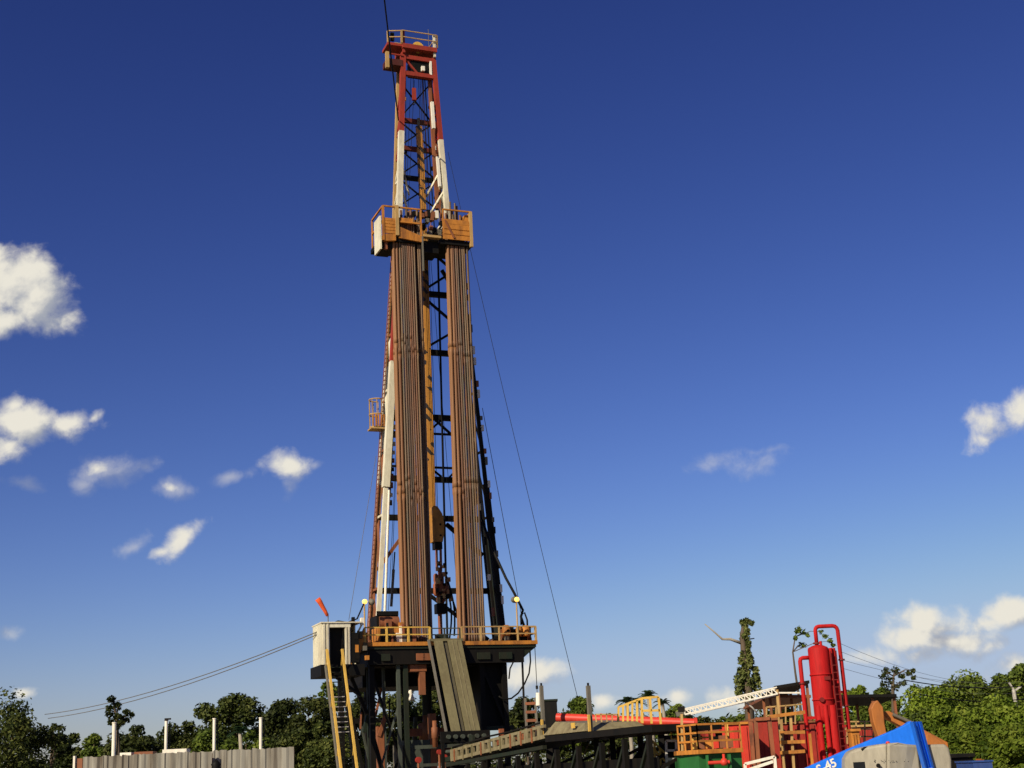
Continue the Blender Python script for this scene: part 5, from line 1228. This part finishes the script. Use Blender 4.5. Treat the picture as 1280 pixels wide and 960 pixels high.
# sparse tree behind the separator
clump_tree([(998, 786, 5), (1004, 790, 4), (1003, 806, 5), (993, 798, 3), (1009, 794, 3), (1032, 795, 4), (1038, 801, 4), (1042, 806, 3), (1028, 789, 3), (995, 790, 3), (1006, 806, 4)], [(1000, 880), (994, 840), (991, 815), (994, 796)], 110, leafm, 'sparse almost bare tree behind the red separator top', 73, 'sparse_tree', 0, 34, bark, tr=.12)
# ivy covered snag
IY = 130
t = thing('ivy_covered_snag', 'tall dead trunk wrapped in ivy with one bare branch', 'tree', V(at(934, 900, IY).x, IY, 0))
base = V(at(934, 900, IY).x, IY, 0)
MB().path([base, at(936, 870, IY), at(931, 830, IY), at(928, 795, IY), at(930, 776, IY)], .5, 8, .15).build('trunk', bark, t)
MB().path([at(927, 804, IY), at(913, 799, IY), at(903, 799, IY), at(894, 791, IY), at(881, 780, IY)], .16, 6, .05).build('bare_branch', palebark, t)
MB().path([at(931, 808, IY), at(936, 799, IY), at(943, 798, IY)], .1, 5, .05).build('bare_branch', palebark, t)
MB().path([at(930, 780, IY), at(936, 776, IY), at(942, 779, IY)], .14, 5, .06).build('bare_branch', bark, t)
C = []; Rd = []
for i in range(96):
    f = (i / 95) ** .8; py = 776 + 95 * f; wd = 4 + 3 * math.sin(f * 11) * .5 + 25 * max(0, f - .22)
    q = at(929.5 + 6 * f + random.uniform(-wd, wd) * .75, py + random.uniform(-2, 2), IY); C.append((q.x, IY + random.uniform(-.6, .6), q.z)); Rd.append((2.0 + 2.6 * f) * (.7 + .7 * random.random()) * IY / FPX)
for a_, b_ in ((936, 777), (940, 779), (933, 775)): q = at(a_, b_, IY); C.append(tuple(q)); Rd.append(.22)
leaf_obj('ivy', leaves(C, Rd, 50, .2, 1.3, 77), leafi, t, base)

# palms
def palm(px, py, Y, rpx, label, seed):
    r = random.Random(seed); c_ = at(px, py, Y); base = V(c_.x, Y, 0); t = thing('palm_tree', label, 'palm tree', base, 'palms behind the yellow rails')
    MB().path([base, V(c_.x + .2, Y, c_.z * .5), c_], .22, 8, .14).build('trunk', palebark, t)
    L = rpx / FPX * Y; vs = []
    for k in range(26):
        az = k / 26 * 2 * math.pi + r.uniform(-.15, .15); el = r.uniform(.1, 1.25); d = V(math.cos(az) * math.cos(el), math.sin(az) * math.cos(el), math.sin(el))
        for i in range(13):
            f = (i + .5) / 13; p = c_ + d * L * f - V(0, 0, 1) * L * .55 * f * f
            sd2 = d.cross(V(0, 0, 1)).normalized()
            for sg in (-1, 1):
                tip = p + sd2 * sg * L * .28 * (1 - .6 * f) + d * L * .1 - V(0, 0, L * .1); w_ = d * L * .035
                vs += [p - w_, p + w_, tip + w_ * .2, tip - w_ * .2]
    leaf_obj('fronds', np.array([tuple(x) for x in vs]), leafp, t, base)
palm(783, 877, 120, 15, 'short palm on the left behind the yellow guard rail', 1)
palm(810, 870, 125, 16, 'taller palm rising above the yellow guard rails', 2)
palm(828, 879, 130, 14, 'palm on the right of the tallest yellow rail', 3)
palm(796, 878, 128, 14, 'small palm between two larger palms behind the rails', 4)
palm(300, 915, 110, 16, 'palm with feathery fronds below the umbrella crowned tree', 5)
